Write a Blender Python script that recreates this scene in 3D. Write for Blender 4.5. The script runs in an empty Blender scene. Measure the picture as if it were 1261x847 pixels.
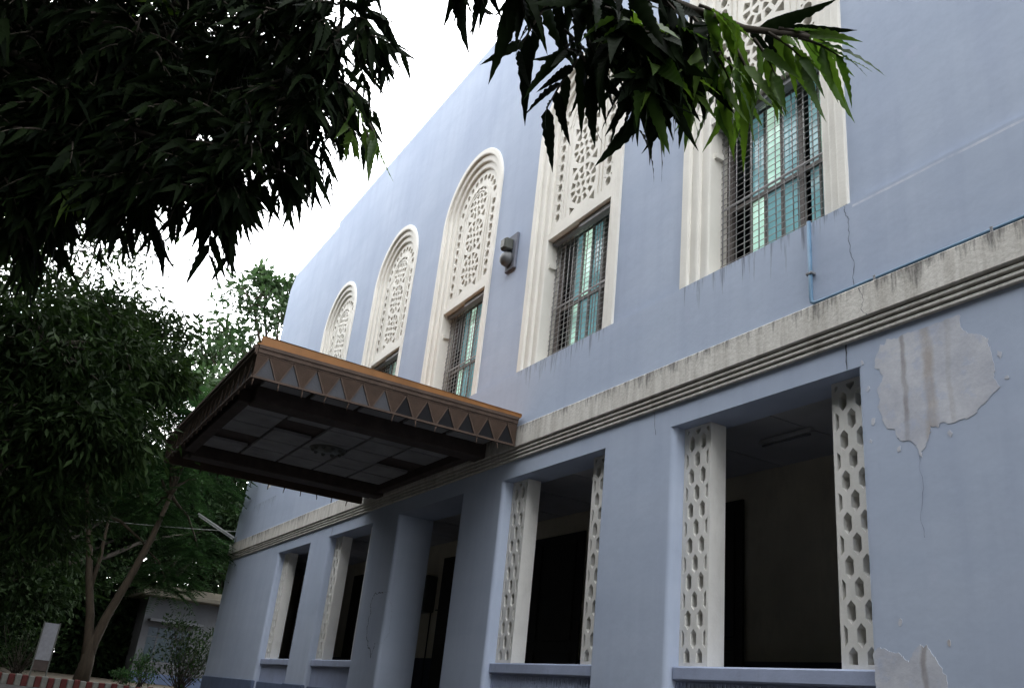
import bpy, math, random
import numpy as np
from mathutils import Vector, Matrix
from mathutils.geometry import delaunay_2d_cdt

random.seed(7)
rng = np.random.default_rng(7)
SC = bpy.context.scene
COL = SC.collection
PI = math.pi

# ------------------------------------------------------------------ camera
# metres; the facade is the plane y = 0, z = 0 is the photographer's eye height
cam_d = bpy.data.cameras.new('camera')
cam = bpy.data.objects.new('camera', cam_d)
COL.objects.link(cam)
SC.camera = cam
rt = Vector((0.5032045, 0.85806266, 0.10253634))
up = Vector((0.2846351, -0.2766045, 0.91786317))
fw = Vector((-0.81594613, 0.43268743, 0.38342338))
R = Matrix((rt, up, -fw)).transposed()
cam.matrix_world = Matrix.Translation((0, -5.5, 0)) @ R.to_4x4()
cam_d.sensor_width = 36
cam_d.lens = 31.11
cam_d.clip_start = 0.05
cam_d.clip_end = 2000

# ------------------------------------------------------------------ light
SUN_EL, SUN_AZ = math.radians(48), math.radians(-25)      # behind the building, azimuth from +y towards +x
w = bpy.data.worlds.new('World')
SC.world = w
w.use_nodes = True
nt = w.node_tree
nt.nodes.clear()
out = nt.nodes.new('ShaderNodeOutputWorld')
sky = nt.nodes.new('ShaderNodeTexSky')
sky.sky_type = 'NISHITA'
sky.sun_disc = False
sky.sun_elevation = SUN_EL
sky.sun_rotation = SUN_AZ
sky.dust_density = 3.0
bg1 = nt.nodes.new('ShaderNodeBackground')
bg1.inputs[1].default_value = 0.10
nt.links.new(sky.outputs[0], bg1.inputs[0])
bg2 = nt.nodes.new('ShaderNodeBackground')                 # the cloud layer
tc = nt.nodes.new('ShaderNodeTexCoord')
nz = nt.nodes.new('ShaderNodeTexNoise')
nz.inputs['Scale'].default_value = 2.0
nz.inputs['Detail'].default_value = 5
nt.links.new(tc.outputs['Generated'], nz.inputs['Vector'])
rp = nt.nodes.new('ShaderNodeValToRGB')
rp.color_ramp.elements[0].position = 0.3
rp.color_ramp.elements[0].color = (0.88, 0.91, 0.95, 1)
rp.color_ramp.elements[1].position = 0.7
rp.color_ramp.elements[1].color = (1.0, 1.0, 1.0, 1)
nt.links.new(nz.outputs[0], rp.inputs[0])
nt.links.new(rp.outputs[0], bg2.inputs[0])
# thin cloud: brighter band low in the sky, thicker overhead
sp_ = nt.nodes.new('ShaderNodeSeparateXYZ')
nt.links.new(tc.outputs['Generated'], sp_.inputs[0])
er = nt.nodes.new('ShaderNodeMapRange')
er.inputs['From Min'].default_value = 0.25
er.inputs['From Max'].default_value = 0.95
er.inputs['To Min'].default_value = 6.6
er.inputs['To Max'].default_value = 4.7
nt.links.new(sp_.outputs[2], er.inputs['Value'])
nt.links.new(er.outputs[0], bg2.inputs[1])
mx = nt.nodes.new('ShaderNodeMixShader')
mx.inputs[0].default_value = 0.9
nt.links.new(bg1.outputs[0], mx.inputs[1])
nt.links.new(bg2.outputs[0], mx.inputs[2])
nt.links.new(mx.outputs[0], out.inputs[0])

sd = bpy.data.lights.new('sun', 'SUN')
sd.energy = 0.8
sd.angle = math.radians(14)
sd.color = (1.0, 0.96, 0.9)
so = bpy.data.objects.new('sun', sd)
COL.objects.link(so)
sv = Vector((math.sin(SUN_AZ) * math.cos(SUN_EL), math.cos(SUN_AZ) * math.cos(SUN_EL), math.sin(SUN_EL)))
so.rotation_euler = sv.to_track_quat('Z', 'Y').to_euler()
so.location = (0, 20, 40)

SC.view_settings.view_transform = 'Standard'
SC.view_settings.look = 'None'
SC.view_settings.exposure = 0.0
SC.view_settings.gamma = 1.0
SC.view_settings.use_curve_mapping = False
SC.render.resolution_x = 1024
SC.render.resolution_y = 687

# ------------------------------------------------------------------ materials
def new_mat(name):
    m = bpy.data.materials.new(name)
    m.use_nodes = True
    n = m.node_tree
    n.nodes.clear()
    o = n.nodes.new('ShaderNodeOutputMaterial')
    b = n.nodes.new('ShaderNodeBsdfPrincipled')
    n.links.new(b.outputs[0], o.inputs[0])
    return m, n, b, o

def link(n, a, b): n.links.new(a, b)

def N(n, typ, **kw):
    x = n.nodes.new(typ)
    for k, v in kw.items():
        setattr(x, k, v)
    return x

def math_n(n, op, a, b=None, c=None, clamp=False):
    x = N(n, 'ShaderNodeMath', operation=op, use_clamp=clamp)
    for i, v in enumerate((a, b, c)):
        if v is None: continue
        if isinstance(v, (int, float)): x.inputs[i].default_value = v
        else: link(n, v, x.inputs[i])
    return x.outputs[0]

def noise(n, pos, scale, detail=4, rough=0.55, stretch=None):
    if stretch:
        mp = N(n, 'ShaderNodeMapping')
        mp.inputs['Scale'].default_value = stretch
        link(n, pos, mp.inputs['Vector'])
        pos = mp.outputs[0]
    x = N(n, 'ShaderNodeTexNoise')
    x.inputs['Scale'].default_value = scale
    x.inputs['Detail'].default_value = detail
    x.inputs['Roughness'].default_value = rough
    link(n, pos, x.inputs['Vector'])
    return x.outputs[0]

def ramp(n, fac, p0, p1, c0=(0, 0, 0, 1), c1=(1, 1, 1, 1)):
    x = N(n, 'ShaderNodeValToRGB')
    e = x.color_ramp.elements
    e[0].position, e[1].position = p0, p1
    e[0].color, e[1].color = c0, c1
    link(n, fac, x.inputs[0])
    return x.outputs[0]

def mixc(n, fac, a, b):
    x = N(n, 'ShaderNodeMix', data_type='RGBA')
    for s, v in ((x.inputs[0], fac), (x.inputs[6], a), (x.inputs[7], b)):
        if isinstance(v, (int, float)): s.default_value = v
        elif isinstance(v, tuple): s.default_value = v if len(v) == 4 else (*v, 1)
        else: link(n, v, s)
    return x.outputs[2]

def bump(n, b, h, strength, dist=0.01):
    x = N(n, 'ShaderNodeBump')
    x.inputs['Strength'].default_value = strength
    x.inputs['Distance'].default_value = dist
    link(n, h, x.inputs['Height'])
    link(n, x.outputs[0], b.inputs['Normal'])

def simple(name, base, rough=0.7, var=0.12, scale=3.0, bmp=0.15, bscale=60, spec=0.3, metal=0.0, dirt=0.0, dirtcol=(0.05, 0.045, 0.04), stretch=None):
    m, n, b, o = new_mat(name)
    pos = N(n, 'ShaderNodeNewGeometry').outputs['Position']
    nz = noise(n, pos, scale, 5, 0.6, stretch)
    c0 = tuple(max(0, c * (1 - var)) for c in base) + (1,)
    c1 = tuple(c * (1 + var) for c in base) + (1,)
    c = ramp(n, nz, 0.3, 0.7, c0, c1)
    if dirt:
        d = ramp(n, noise(n, pos, scale * 2.3, 8, 0.7, (1, 1, 0.35)), 0.52, 0.78)
        c = mixc(n, math_n(n, 'MULTIPLY', d, dirt), c, dirtcol)
    link(n, c, b.inputs['Base Color'])
    b.inputs['Roughness'].default_value = rough
    b.inputs['Specular IOR Level'].default_value = spec
    b.inputs['Metallic'].default_value = metal
    if bmp: bump(n, b, noise(n, pos, bscale, 3), bmp)
    return m

def make_wall():
    m, n, b, o = new_mat('blue_painted_plaster')
    pos = N(n, 'ShaderNodeNewGeometry').outputs['Position']
    sx = N(n, 'ShaderNodeSeparateXYZ'); link(n, pos, sx.inputs[0])
    x, z = sx.outputs[0], sx.outputs[2]
    big = noise(n, pos, 0.55, 4, 0.55)
    c = ramp(n, big, 0.3, 0.7, (0.385, 0.446, 0.57, 1), (0.45, 0.513, 0.63, 1))
    st = ramp(n, noise(n, pos, 1.0, 6, 0.65, (4.0, 4.0, 0.35)), 0.45, 0.75)
    c = mixc(n, math_n(n, 'MULTIPLY', st, 0.34), c, (0.31, 0.355, 0.49))
    # rectangular repaint patches and pale scuffs
    sc = ramp(n, noise(n, pos, 2.2, 8, 0.72, (1, 1, 0.7)), 0.60, 0.70)
    c = mixc(n, math_n(n, 'MULTIPLY', sc, 0.30), c, (0.50, 0.53, 0.66))
    # roller lifts: broad soft bands of slightly different coats, and fine trowel drag
    rl = ramp(n, noise(n, pos, 1.0, 3, 0.5, (0.25, 0.25, 2.6)), 0.46, 0.56)
    c = mixc(n, math_n(n, 'MULTIPLY', rl, 0.16), c, (0.335, 0.40, 0.525))
    blot = ramp(n, noise(n, pos, 5.5, 9, 0.78), 0.58, 0.70)
    c = mixc(n, math_n(n, 'MULTIPLY', blot, 0.22), c, (0.27, 0.31, 0.43))
    # black rain drips under the sills
    u = math_n(n, 'FRACT', math_n(n, 'ADD', math_n(n, 'DIVIDE', math_n(n, 'ADD', x, 5.585 + 346), 3.46), 0.5))
    u = math_n(n, 'ABSOLUTE', math_n(n, 'SUBTRACT', u, 0.5))
    inw = math_n(n, 'MULTIPLY', math_n(n, 'LESS_THAN', u, 0.30), math_n(n, 'LESS_THAN', x, -4.2))
    fall = math_n(n, 'MULTIPLY', math_n(n, 'GREATER_THAN', z, 3.5), math_n(n, 'LESS_THAN', z, 4.395))
    t = math_n(n, 'DIVIDE', math_n(n, 'SUBTRACT', 4.4, z), 0.55)
    dr = noise(n, pos, 1.0, 5, 0.7, (16, 16, 0.9))
    dr = math_n(n, 'SUBTRACT', dr, math_n(n, 'MULTIPLY', t, 0.22))
    dr = ramp(n, dr, 0.46, 0.60)
    dm = math_n(n, 'MULTIPLY', math_n(n, 'MULTIPLY', dr, inw), fall)
    c = mixc(n, math_n(n, 'MULTIPLY', dm, 0.62), c, (0.07, 0.07, 0.085))
    # ledge highlight painted as a pale broken line on the plain end of the wall
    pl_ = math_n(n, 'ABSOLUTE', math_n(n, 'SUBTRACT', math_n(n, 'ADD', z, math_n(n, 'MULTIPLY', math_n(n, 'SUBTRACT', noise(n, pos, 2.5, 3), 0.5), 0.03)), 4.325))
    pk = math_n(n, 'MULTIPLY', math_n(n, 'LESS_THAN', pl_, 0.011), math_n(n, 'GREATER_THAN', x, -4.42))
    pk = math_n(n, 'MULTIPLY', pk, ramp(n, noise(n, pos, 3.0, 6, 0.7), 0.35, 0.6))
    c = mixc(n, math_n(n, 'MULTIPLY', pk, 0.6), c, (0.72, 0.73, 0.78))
    # damp grime low down
    low = ramp(n, math_n(n, 'ADD', z, math_n(n, 'MULTIPLY', noise(n, pos, 3.0, 6, 0.7), 0.9)), 0.35, 0.95, (1, 1, 1, 1), (0, 0, 0, 1))
    c = mixc(n, math_n(n, 'MULTIPLY', low, 0.35), c, (0.27, 0.29, 0.36))
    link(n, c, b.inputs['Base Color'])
    b.inputs['Roughness'].default_value = 0.85
    b.inputs['Specular IOR Level'].default_value = 0.08
    h = math_n(n, 'ADD', math_n(n, 'ADD', math_n(n, 'MULTIPLY', noise(n, pos, 3.0, 3), 0.9), math_n(n, 'MULTIPLY', ramp(n, noise(n, pos, 1.6, 4, 0.5), 0.40, 0.72), 0.16)), math_n(n, 'MULTIPLY', noise(n, pos, 45, 4), 0.05))
    bump(n, b, h, 0.22, 0.03)
    return m

def make_stained_white():
    m, n, b, o = new_mat('rain_stained_cream')
    pos = N(n, 'ShaderNodeNewGeometry').outputs['Position']
    sx = N(n, 'ShaderNodeSeparateXYZ'); link(n, pos, sx.inputs[0])
    z = sx.outputs[2]
    c = ramp(n, noise(n, pos, 1.2, 5), 0.3, 0.7, (0.56, 0.54, 0.50, 1), (0.70, 0.68, 0.64, 1))
    st = noise(n, pos, 1.0, 7, 0.7, (9, 9, 0.7))
    c = mixc(n, math_n(n, 'MULTIPLY', ramp(n, st, 0.42, 0.72), 0.6), c, (0.26, 0.235, 0.20))
    big = ramp(n, noise(n, pos, 0.55, 3), 0.38, 0.6)
    t = math_n(n, 'DIVIDE', math_n(n, 'SUBTRACT', 3.52, z), 0.32)
    blk = math_n(n, 'SUBTRACT', math_n(n, 'ADD', noise(n, pos, 1.0, 7, 0.75, (14, 14, 2.2)), math_n(n, 'MULTIPLY', big, 0.10)), math_n(n, 'MULTIPLY', t, 0.30))
    c = mixc(n, math_n(n, 'MULTIPLY', ramp(n, blk, 0.44, 0.62), 0.78), c, (0.035, 0.033, 0.035))
    link(n, c, b.inputs['Base Color'])
    b.inputs['Roughness'].default_value = 0.8
    bump(n, b, noise(n, pos, 30, 5, 0.6), 0.25, 0.02)
    return m

def make_bare():
    m, n, b, o = new_mat('bare_plaster_grey')
    pos = N(n, 'ShaderNodeNewGeometry').outputs['Position']
    sx = N(n, 'ShaderNodeSeparateXYZ'); link(n, pos, sx.inputs[0])
    x = sx.outputs[0]
    c = ramp(n, noise(n, pos, 2.6, 8, 0.75), 0.33, 0.68, (0.40, 0.42, 0.49, 1), (0.60, 0.615, 0.66, 1))
    c = mixc(n, math_n(n, 'MULTIPLY', ramp(n, noise(n, pos, 4.3, 7, 0.7), 0.52, 0.60), 0.55), c, (0.40, 0.45, 0.58))
    c = mixc(n, math_n(n, 'MULTIPLY', ramp(n, noise(n, pos, 7.0, 9, 0.8), 0.60, 0.72), 0.5), c, (0.30, 0.29, 0.29))
    wob = math_n(n, 'MULTIPLY', math_n(n, 'SUBTRACT', noise(n, pos, 3, 4), 0.5), 0.12)
    for cx, wd, a, col in ((-3.83, 0.06, 0.6, (0.33, 0.27, 0.22)), (-4.03, 0.028, 0.6, (0.19, 0.16, 0.15)), (-3.66, 0.03, 0.3, (0.3, 0.27, 0.25))):
        d = math_n(n, 'ABSOLUTE', math_n(n, 'SUBTRACT', math_n(n, 'ADD', x, wob), cx))
        k = ramp(n, math_n(n, 'DIVIDE', d, wd), 0.35, 1.3, (1, 1, 1, 1), (0, 0, 0, 1))
        k = math_n(n, 'MULTIPLY', k, ramp(n, noise(n, pos, 6, 5, 0.6, (1, 1, 0.4)), 0.25, 0.6))
        c = mixc(n, math_n(n, 'MULTIPLY', k, a), c, col)
    link(n, c, b.inputs['Base Color'])
    b.inputs['Roughness'].default_value = 0.9
    bump(n, b, noise(n, pos, 5, 5, 0.6), 0.18, 0.03)
    return m

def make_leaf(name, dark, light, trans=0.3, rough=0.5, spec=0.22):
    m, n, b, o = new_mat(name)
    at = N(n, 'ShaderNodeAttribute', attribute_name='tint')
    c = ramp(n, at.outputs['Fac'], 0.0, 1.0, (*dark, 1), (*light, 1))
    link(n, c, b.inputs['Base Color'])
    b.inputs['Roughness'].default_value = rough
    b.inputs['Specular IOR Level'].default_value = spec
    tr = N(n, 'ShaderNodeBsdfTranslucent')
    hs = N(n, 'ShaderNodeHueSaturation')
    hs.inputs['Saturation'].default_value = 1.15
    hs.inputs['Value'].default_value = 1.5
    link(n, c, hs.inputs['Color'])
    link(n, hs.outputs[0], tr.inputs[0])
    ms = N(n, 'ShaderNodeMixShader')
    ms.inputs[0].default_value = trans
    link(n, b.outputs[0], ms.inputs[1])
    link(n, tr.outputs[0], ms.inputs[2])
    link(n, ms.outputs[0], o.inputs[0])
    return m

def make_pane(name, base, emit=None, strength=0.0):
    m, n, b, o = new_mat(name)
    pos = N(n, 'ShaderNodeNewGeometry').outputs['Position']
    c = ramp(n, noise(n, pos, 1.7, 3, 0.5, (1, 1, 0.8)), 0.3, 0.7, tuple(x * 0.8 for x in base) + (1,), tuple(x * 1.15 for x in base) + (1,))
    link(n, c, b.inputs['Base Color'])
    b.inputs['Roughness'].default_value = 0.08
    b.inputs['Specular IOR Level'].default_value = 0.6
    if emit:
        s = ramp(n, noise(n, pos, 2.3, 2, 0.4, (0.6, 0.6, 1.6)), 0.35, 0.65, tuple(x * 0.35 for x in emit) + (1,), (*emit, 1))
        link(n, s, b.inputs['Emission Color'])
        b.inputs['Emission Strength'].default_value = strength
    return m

M = {}
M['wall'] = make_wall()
M['hair'] = simple('hairline_crack', (0.24, 0.27, 0.37), 0.95, 0.15, 10, 0)
M['stained'] = make_stained_white()
M['bare'] = make_bare()
M['white'] = simple('cream_white_paint', (0.72, 0.70, 0.645), 0.6, 0.06, 2.0, 0.2, 30, dirt=0.25, dirtcol=(0.38, 0.35, 0.29))
M['lattice'] = simple('white_lattice_paint', (0.70, 0.69, 0.66), 0.65, 0.07, 3.0, 0.2, 35, dirt=0.3, dirtcol=(0.35, 0.33, 0.29))
M['backing'] = simple('dusty_backing_board', (0.10, 0.088, 0.072), 0.9, 0.2, 4)
M['sill'] = simple('blue_grey_sill_paint', (0.33, 0.38, 0.52), 0.65, 0.1, 3, 0.2, 30, dirt=0.35, dirtcol=(0.17, 0.18, 0.22))
M['plinth'] = simple('dark_blue_plinth_paint', (0.085, 0.115, 0.19), 0.6, 0.15, 3, 0.2, 30, dirt=0.3)
M['crack'] = simple('crack_and_shadow_black', (0.075, 0.08, 0.10), 0.95, 0.2, 10, 0)
M['inner'] = simple('dirty_cream_verandah_paint', (0.56, 0.51, 0.40), 0.85, 0.12, 1.5, 0.15, 30, dirt=0.25)
M['dado'] = simple('navy_dado_paint', (0.03, 0.035, 0.06), 0.6, 0.1, 3)
M['ceil'] = simple('verandah_ceiling_board', (0.42, 0.425, 0.44), 0.9, 0.1, 2)
M['jamb'] = simple('blue_jamb_paint', (0.22, 0.26, 0.38), 0.65, 0.1, 3)
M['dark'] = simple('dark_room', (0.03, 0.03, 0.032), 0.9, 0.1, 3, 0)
M['door'] = simple('dark_door_wood', (0.018, 0.015, 0.014), 0.6, 0.2, 4)
M['grille'] = simple('grey_grille_paint', (0.36, 0.35, 0.355), 0.5, 0.12, 8, 0.1, 60)
M['sash'] = simple('brown_grey_window_frame', (0.17, 0.15, 0.14), 0.5, 0.15, 6, 0.1, 60)
M['aqua'] = make_pane('aqua_tinted_pane', (0.20, 0.42, 0.46), (0.27, 0.56, 0.62), 0.30)  # low emission stands in for daylight through the room behind
M['lit'] = make_pane('lit_aqua_pane', (0.2, 0.45, 0.45), (0.66, 0.95, 0.76), 0.75)  # emission painted in for the bright light behind these panes
M['canopy'] = simple('weathered_brown_board', (0.078, 0.052, 0.039), 0.75, 0.25, 5, 0.25, 40, dirt=0.35, dirtcol=(0.03, 0.025, 0.025))
M['canopy_d'] = simple('dark_canopy_timber', (0.065, 0.05, 0.046), 0.8, 0.25, 5, 0.2, 40)
M['pleat'] = simple('pleated_brown_sheet', (0.088, 0.058, 0.043), 0.7, 0.2, 6, 0.2, 40, dirt=0.3)
M['slate'] = simple('slate_grey_triangle', (0.055, 0.057, 0.066), 0.7, 0.12, 6, 0.2, 40)
M['hole'] = simple('open_triangle_black', (0.008, 0.008, 0.01), 0.9, 0.1, 6, 0)  # flat black painted for the dark inside open triangles
M['orange'] = simple('orange_roof_sheet', (0.24, 0.105, 0.03), 0.55, 0.2, 4, 0.1, 40, dirt=0.25, dirtcol=(0.12, 0.05, 0.02))
M['tile'] = simple('grey_soffit_tile', (0.29, 0.29, 0.30), 0.85, 0.2, 2.2, 0.15, 30, dirt=0.3)
M['pipe'] = simple('blue_pipe_paint', (0.10, 0.19, 0.29), 0.45, 0.15, 6, 0.1, 60, dirt=0.25)
M['metal'] = simple('grey_metal', (0.20, 0.205, 0.22), 0.5, 0.15, 8, 0.1, 60, 0.5)
M['metal_d'] = simple('dark_green_grey_metal', (0.07, 0.075, 0.065), 0.5, 0.25, 10, 0.1, 60, 0.5, dirt=0.3)
M['bell'] = simple('dull_bell_metal', (0.085, 0.088, 0.092), 0.5, 0.2, 9, 0.1, 60, 0.5, dirt=0.3)
M['board_plate'] = simple('grey_mounting_board', (0.15, 0.16, 0.195), 0.75, 0.12, 8)
M['cable'] = simple('pale_cable', (0.42, 0.42, 0.42), 0.6, 0.1, 8, 0)
M['tube'] = simple('white_enamel_batten', (0.62, 0.63, 0.64), 0.4, 0.06, 6, 0)
M['bark'] = simple('brown_bark', (0.045, 0.034, 0.023), 0.9, 0.35, 6, 0.6, 25, stretch=(3, 3, 0.6))
M['bark_d'] = simple('dark_twig_bark', (0.045, 0.038, 0.03), 0.9, 0.3, 8, 0.4, 30)
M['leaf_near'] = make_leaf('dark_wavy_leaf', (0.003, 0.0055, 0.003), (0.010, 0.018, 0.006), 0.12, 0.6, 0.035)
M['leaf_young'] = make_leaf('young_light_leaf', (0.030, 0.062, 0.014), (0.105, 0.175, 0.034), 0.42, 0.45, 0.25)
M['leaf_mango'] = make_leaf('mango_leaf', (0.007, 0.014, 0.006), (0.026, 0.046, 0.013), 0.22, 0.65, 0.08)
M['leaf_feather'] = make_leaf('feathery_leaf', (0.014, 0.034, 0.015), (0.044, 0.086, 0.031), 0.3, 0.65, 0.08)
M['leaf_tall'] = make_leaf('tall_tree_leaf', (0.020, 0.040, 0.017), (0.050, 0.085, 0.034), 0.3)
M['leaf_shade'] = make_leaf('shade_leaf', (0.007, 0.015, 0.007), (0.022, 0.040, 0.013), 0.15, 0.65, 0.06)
M['asphalt'] = simple('asphalt', (0.052, 0.05, 0.05), 0.9, 0.25, 1.2, 0.5, 90, dirt=0.25)
M['earth'] = simple('bare_earth_and_litter', (0.060, 0.048, 0.032), 0.95, 0.35, 1.5, 0.5, 30)
M['kerb_w'] = simple('white_kerb_paint', (0.17, 0.172, 0.155), 0.8, 0.15, 7, 0.3, 40, dirt=0.5)
M['kerb_r'] = simple('red_kerb_paint', (0.085, 0.018, 0.016), 0.8, 0.2, 7, 0.3, 40, dirt=0.4)
M['house'] = simple('pale_house_plaster', (0.105, 0.108, 0.115), 0.8, 0.1, 2, 0.2, 30, dirt=0.3)
M['house_roof'] = simple('weathered_eave_sheet', (0.15, 0.135, 0.105), 0.8, 0.2, 2, 0.2, 30, dirt=0.3)
M['glass_d'] = make_pane('dark_glass', (0.02, 0.035, 0.035))
M['notice'] = simple('grey_white_notice_sheet', (0.22, 0.225, 0.25), 0.6, 0.12, 14, 0, dirt=0.4, dirtcol=(0.3, 0.3, 0.34))

# ------------------------------------------------------------------ mesh helpers
class MB:
    def __init__(s): s.v = []; s.f = []; s.m = []; s.s = []
    def face(s, pts, mi=0, sm=False):
        b = len(s.v)
        s.v += [tuple(p) for p in pts]
        s.f.append(tuple(range(b, b + len(pts)))); s.m.append(mi); s.s.append(sm)
    def box(s, x0, x1, y0, y1, z0, z1, mi=0):
        P = [(x, y, z) for z in (z0, z1) for y in (y0, y1) for x in (x0, x1)]
        b = len(s.v); s.v += P
        for q in ((0, 2, 3, 1), (4, 5, 7, 6), (0, 1, 5, 4), (2, 6, 7, 3), (0, 4, 6, 2), (1, 3, 7, 5)):
            s.f.append(tuple(b + i for i in q)); s.m.append(mi); s.s.append(False)
    def bbox(s, x0, x1, y0, y1, z0, z1, r=0.01, mi=0):
        """box whose corners are softened by a small chamfer"""
        c = Vector(((x0 + x1) / 2, (y0 + y1) / 2, (z0 + z1) / 2)); h = ((x1 - x0) / 2, (y1 - y0) / 2, (z1 - z0) / 2)
        r = min(r, *[a * 0.9 for a in h])
        idx = {}; b = len(s.v)
        for sx in (-1, 1):
            for sy in (-1, 1):
                for sz in (-1, 1):
                    for ax in range(3):
                        p = [sx * (h[0] - r), sy * (h[1] - r), sz * (h[2] - r)]
                        p[ax] += (sx, sy, sz)[ax] * r
                        idx[(sx, sy, sz, ax)] = len(s.v)
                        s.v.append((c.x + p[0], c.y + p[1], c.z + p[2]))
        def add(l):
            pts = [Vector(s.v[i]) for i in l]
            n = (pts[1] - pts[0]).cross(pts[2] - pts[0])
            mid = sum(pts, Vector()) / len(pts) - c
            if n.dot(mid) < 0: l = l[::-1]
            s.f.append(tuple(l)); s.m.append(mi); s.s.append(False)
        S = (-1, 1)
        for ax in range(3):
            o = [i for i in range(3) if i != ax]
            for sg in S:
                q = []
                for a, bb in ((-1, -1), (1, -1), (1, 1), (-1, 1)):
                    k = [0, 0, 0]; k[ax] = sg; k[o[0]] = a; k[o[1]] = bb
                    q.append(idx[(*k, ax)])
                add(q)
            for a in S:
                for bb in S:
                    k0 = [0, 0, 0]; k1 = [0, 0, 0]
                    k0[ax] = -1; k1[ax] = 1
                    for k in (k0, k1): k[o[0]] = a; k[o[1]] = bb
                    add([idx[(*k0, o[0])], idx[(*k1, o[0])], idx[(*k1, o[1])], idx[(*k0, o[1])]])
        for sx in S:
            for sy in S:
                for sz in S:
                    add([idx[(sx, sy, sz, i)] for i in range(3)])
    def tube(s, pts, rad, n=8, mi=0, cap=True):
        pts = [Vector(p) for p in pts]
        if isinstance(rad, (int, float)): rad = [rad] * len(pts)
        b = len(s.v); u = None
        for i, p in enumerate(pts):
            d = (pts[min(i + 1, len(pts) - 1)] - pts[max(i - 1, 0)]).normalized()
            if u is None:
                u = d.orthogonal().normalized()
            else:
                u = (u - d * u.dot(d))
                u = u.normalized() if u.length > 1e-6 else d.orthogonal().normalized()
            w = d.cross(u)
            for k in range(n):
                a = 2 * PI * k / n
                q = p + (u * math.cos(a) + w * math.sin(a)) * rad[i]
                s.v.append(tuple(q))
        for i in range(len(pts) - 1):
            for k in range(n):
                s.f.append((b + i * n + k, b + i * n + (k + 1) % n, b + (i + 1) * n + (k + 1) % n, b + (i + 1) * n + k))
                s.m.append(mi); s.s.append(True)
        if cap:
            s.f.append(tuple(b + k for k in reversed(range(n)))); s.m.append(mi); s.s.append(False)
            e = b + (len(pts) - 1) * n
            s.f.append(tuple(e + k for k in range(n))); s.m.append(mi); s.s.append(False)
    def lathe(s, prof, origin, axis=(0, 0, 1), n=20, mi=0):
        axis = Vector(axis).normalized(); u = axis.orthogonal().normalized(); w = axis.cross(u); o = Vector(origin)
        b = len(s.v)
        for r, h in prof:
            for k in range(n):
                a = 2 * PI * k / n
                s.v.append(tuple(o + axis * h + (u * math.cos(a) + w * math.sin(a)) * r))
        for i in range(len(prof) - 1):
            for k in range(n):
                s.f.append((b + i * n + k, b + i * n + (k + 1) % n, b + (i + 1) * n + (k + 1) % n, b + (i + 1) * n + k))
                s.m.append(mi); s.s.append(True)
    def build(s, name, mats, parent=None, at=(0, 0, 0)):
        me = bpy.data.meshes.new(name)
        a = Vector(at)
        me.from_pydata([(v[0] - a.x, v[1] - a.y, v[2] - a.z) for v in s.v], [], s.f)
        if not isinstance(mats, (list, tuple)): mats = [mats]
        for m in mats: me.materials.append(m)
        me.polygons.foreach_set('material_index', s.m)
        me.polygons.foreach_set('use_smooth', s.s)
        me.update()
        o = bpy.data.objects.new(name, me)
        COL.objects.link(o)
        if parent is not None: o.parent = parent
        return o

def tag(o, label=None, cat=None, group=None, kind=None):
    if label: o['label'] = label
    if cat: o['category'] = cat
    if group: o['group'] = group
    if kind: o['kind'] = kind
    return o

def empty(name, loc, label, cat, group=None):
    o = bpy.data.objects.new(name, None)
    o.empty_display_size = 0.3
    COL.objects.link(o)
    o.location = loc
    return tag(o, label, cat, group)

def copy_part(o, dx, parent):
    c = o.copy(); COL.objects.link(c); c.parent = parent
    c.location = (o.location.x + dx, o.location.y, o.location.z)
    for ch in list(o.children):
        d = ch.copy(); COL.objects.link(d); d.parent = c
    return c

def pip(x, z, poly):
    ins = False; j = len(poly) - 1
    for i in range(len(poly)):
        xi, zi = poly[i]; xj, zj = poly[j]
        if (zi > z) != (zj > z) and x < (xj - xi) * (z - zi) / (zj - zi) + xi: ins = not ins
        j = i
    return ins

def perforated(mb, outline, holes, y0, y1, mi=0):
    """flat slab in the xz plane with real holes right through it"""
    vs = []; es = []
    for poly in [outline] + holes:
        b = len(vs); vs += [Vector(p) for p in poly]
        es += [(b + i, b + (i + 1) % len(poly)) for i in range(len(poly))]
    r = delaunay_2d_cdt(vs, es, [], 0, 1e-5)
    V, F = r[0], r[2]
    bbs = [(min(p[0] for p in h), max(p[0] for p in h), min(p[1] for p in h), max(p[1] for p in h), h) for h in holes]
    keep = []
    for f in F:
        cx = sum(V[i].x for i in f) / len(f); cz = sum(V[i].y for i in f) / len(f)
        if not pip(cx, cz, outline): continue
        if any(a < cx < b and c < cz < d and pip(cx, cz, h) for a, b, c, d, h in bbs): continue
        keep.append(f)
    cnt = {}
    for f in keep:
        for i in range(len(f)):
            e = (f[i], f[(i + 1) % len(f)])
            k = (min(e), max(e)); cnt.setdefault(k, []).append(e)
    b = len(mb.v); nv = len(V)
    mb.v += [(p.x, y0, p.y) for p in V] + [(p.x, y1, p.y) for p in V]
    for f in keep:
        # make the front face look towards -y
        p = [V[i] for i in f]
        ar = (p[1].x - p[0].x) * (p[2].y - p[0].y) - (p[2].x - p[0].x) * (p[1].y - p[0].y)
        g = tuple(f) if ar > 0 else tuple(reversed(f))
        mb.f.append(tuple(b + i for i in g)); mb.m.append(mi); mb.s.append(False)
        mb.f.append(tuple(b + nv + i for i in reversed(g))); mb.m.append(mi); mb.s.append(False)
    for k, l in cnt.items():
        if len(l) == 1:
            i, j = l[0]
            mb.f.append((b + i, b + nv + i, b + nv + j, b + j)); mb.m.append(mi); mb.s.append(False)

# ------------------------------------------------------------------ ground
def gz(x):
    if x < -22.1: return -0.36
    t = min(1, max(0, (-x - 4) / 16))
    return -1.5 + (t * t * (3 - 2 * t)) * 1.0

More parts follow.
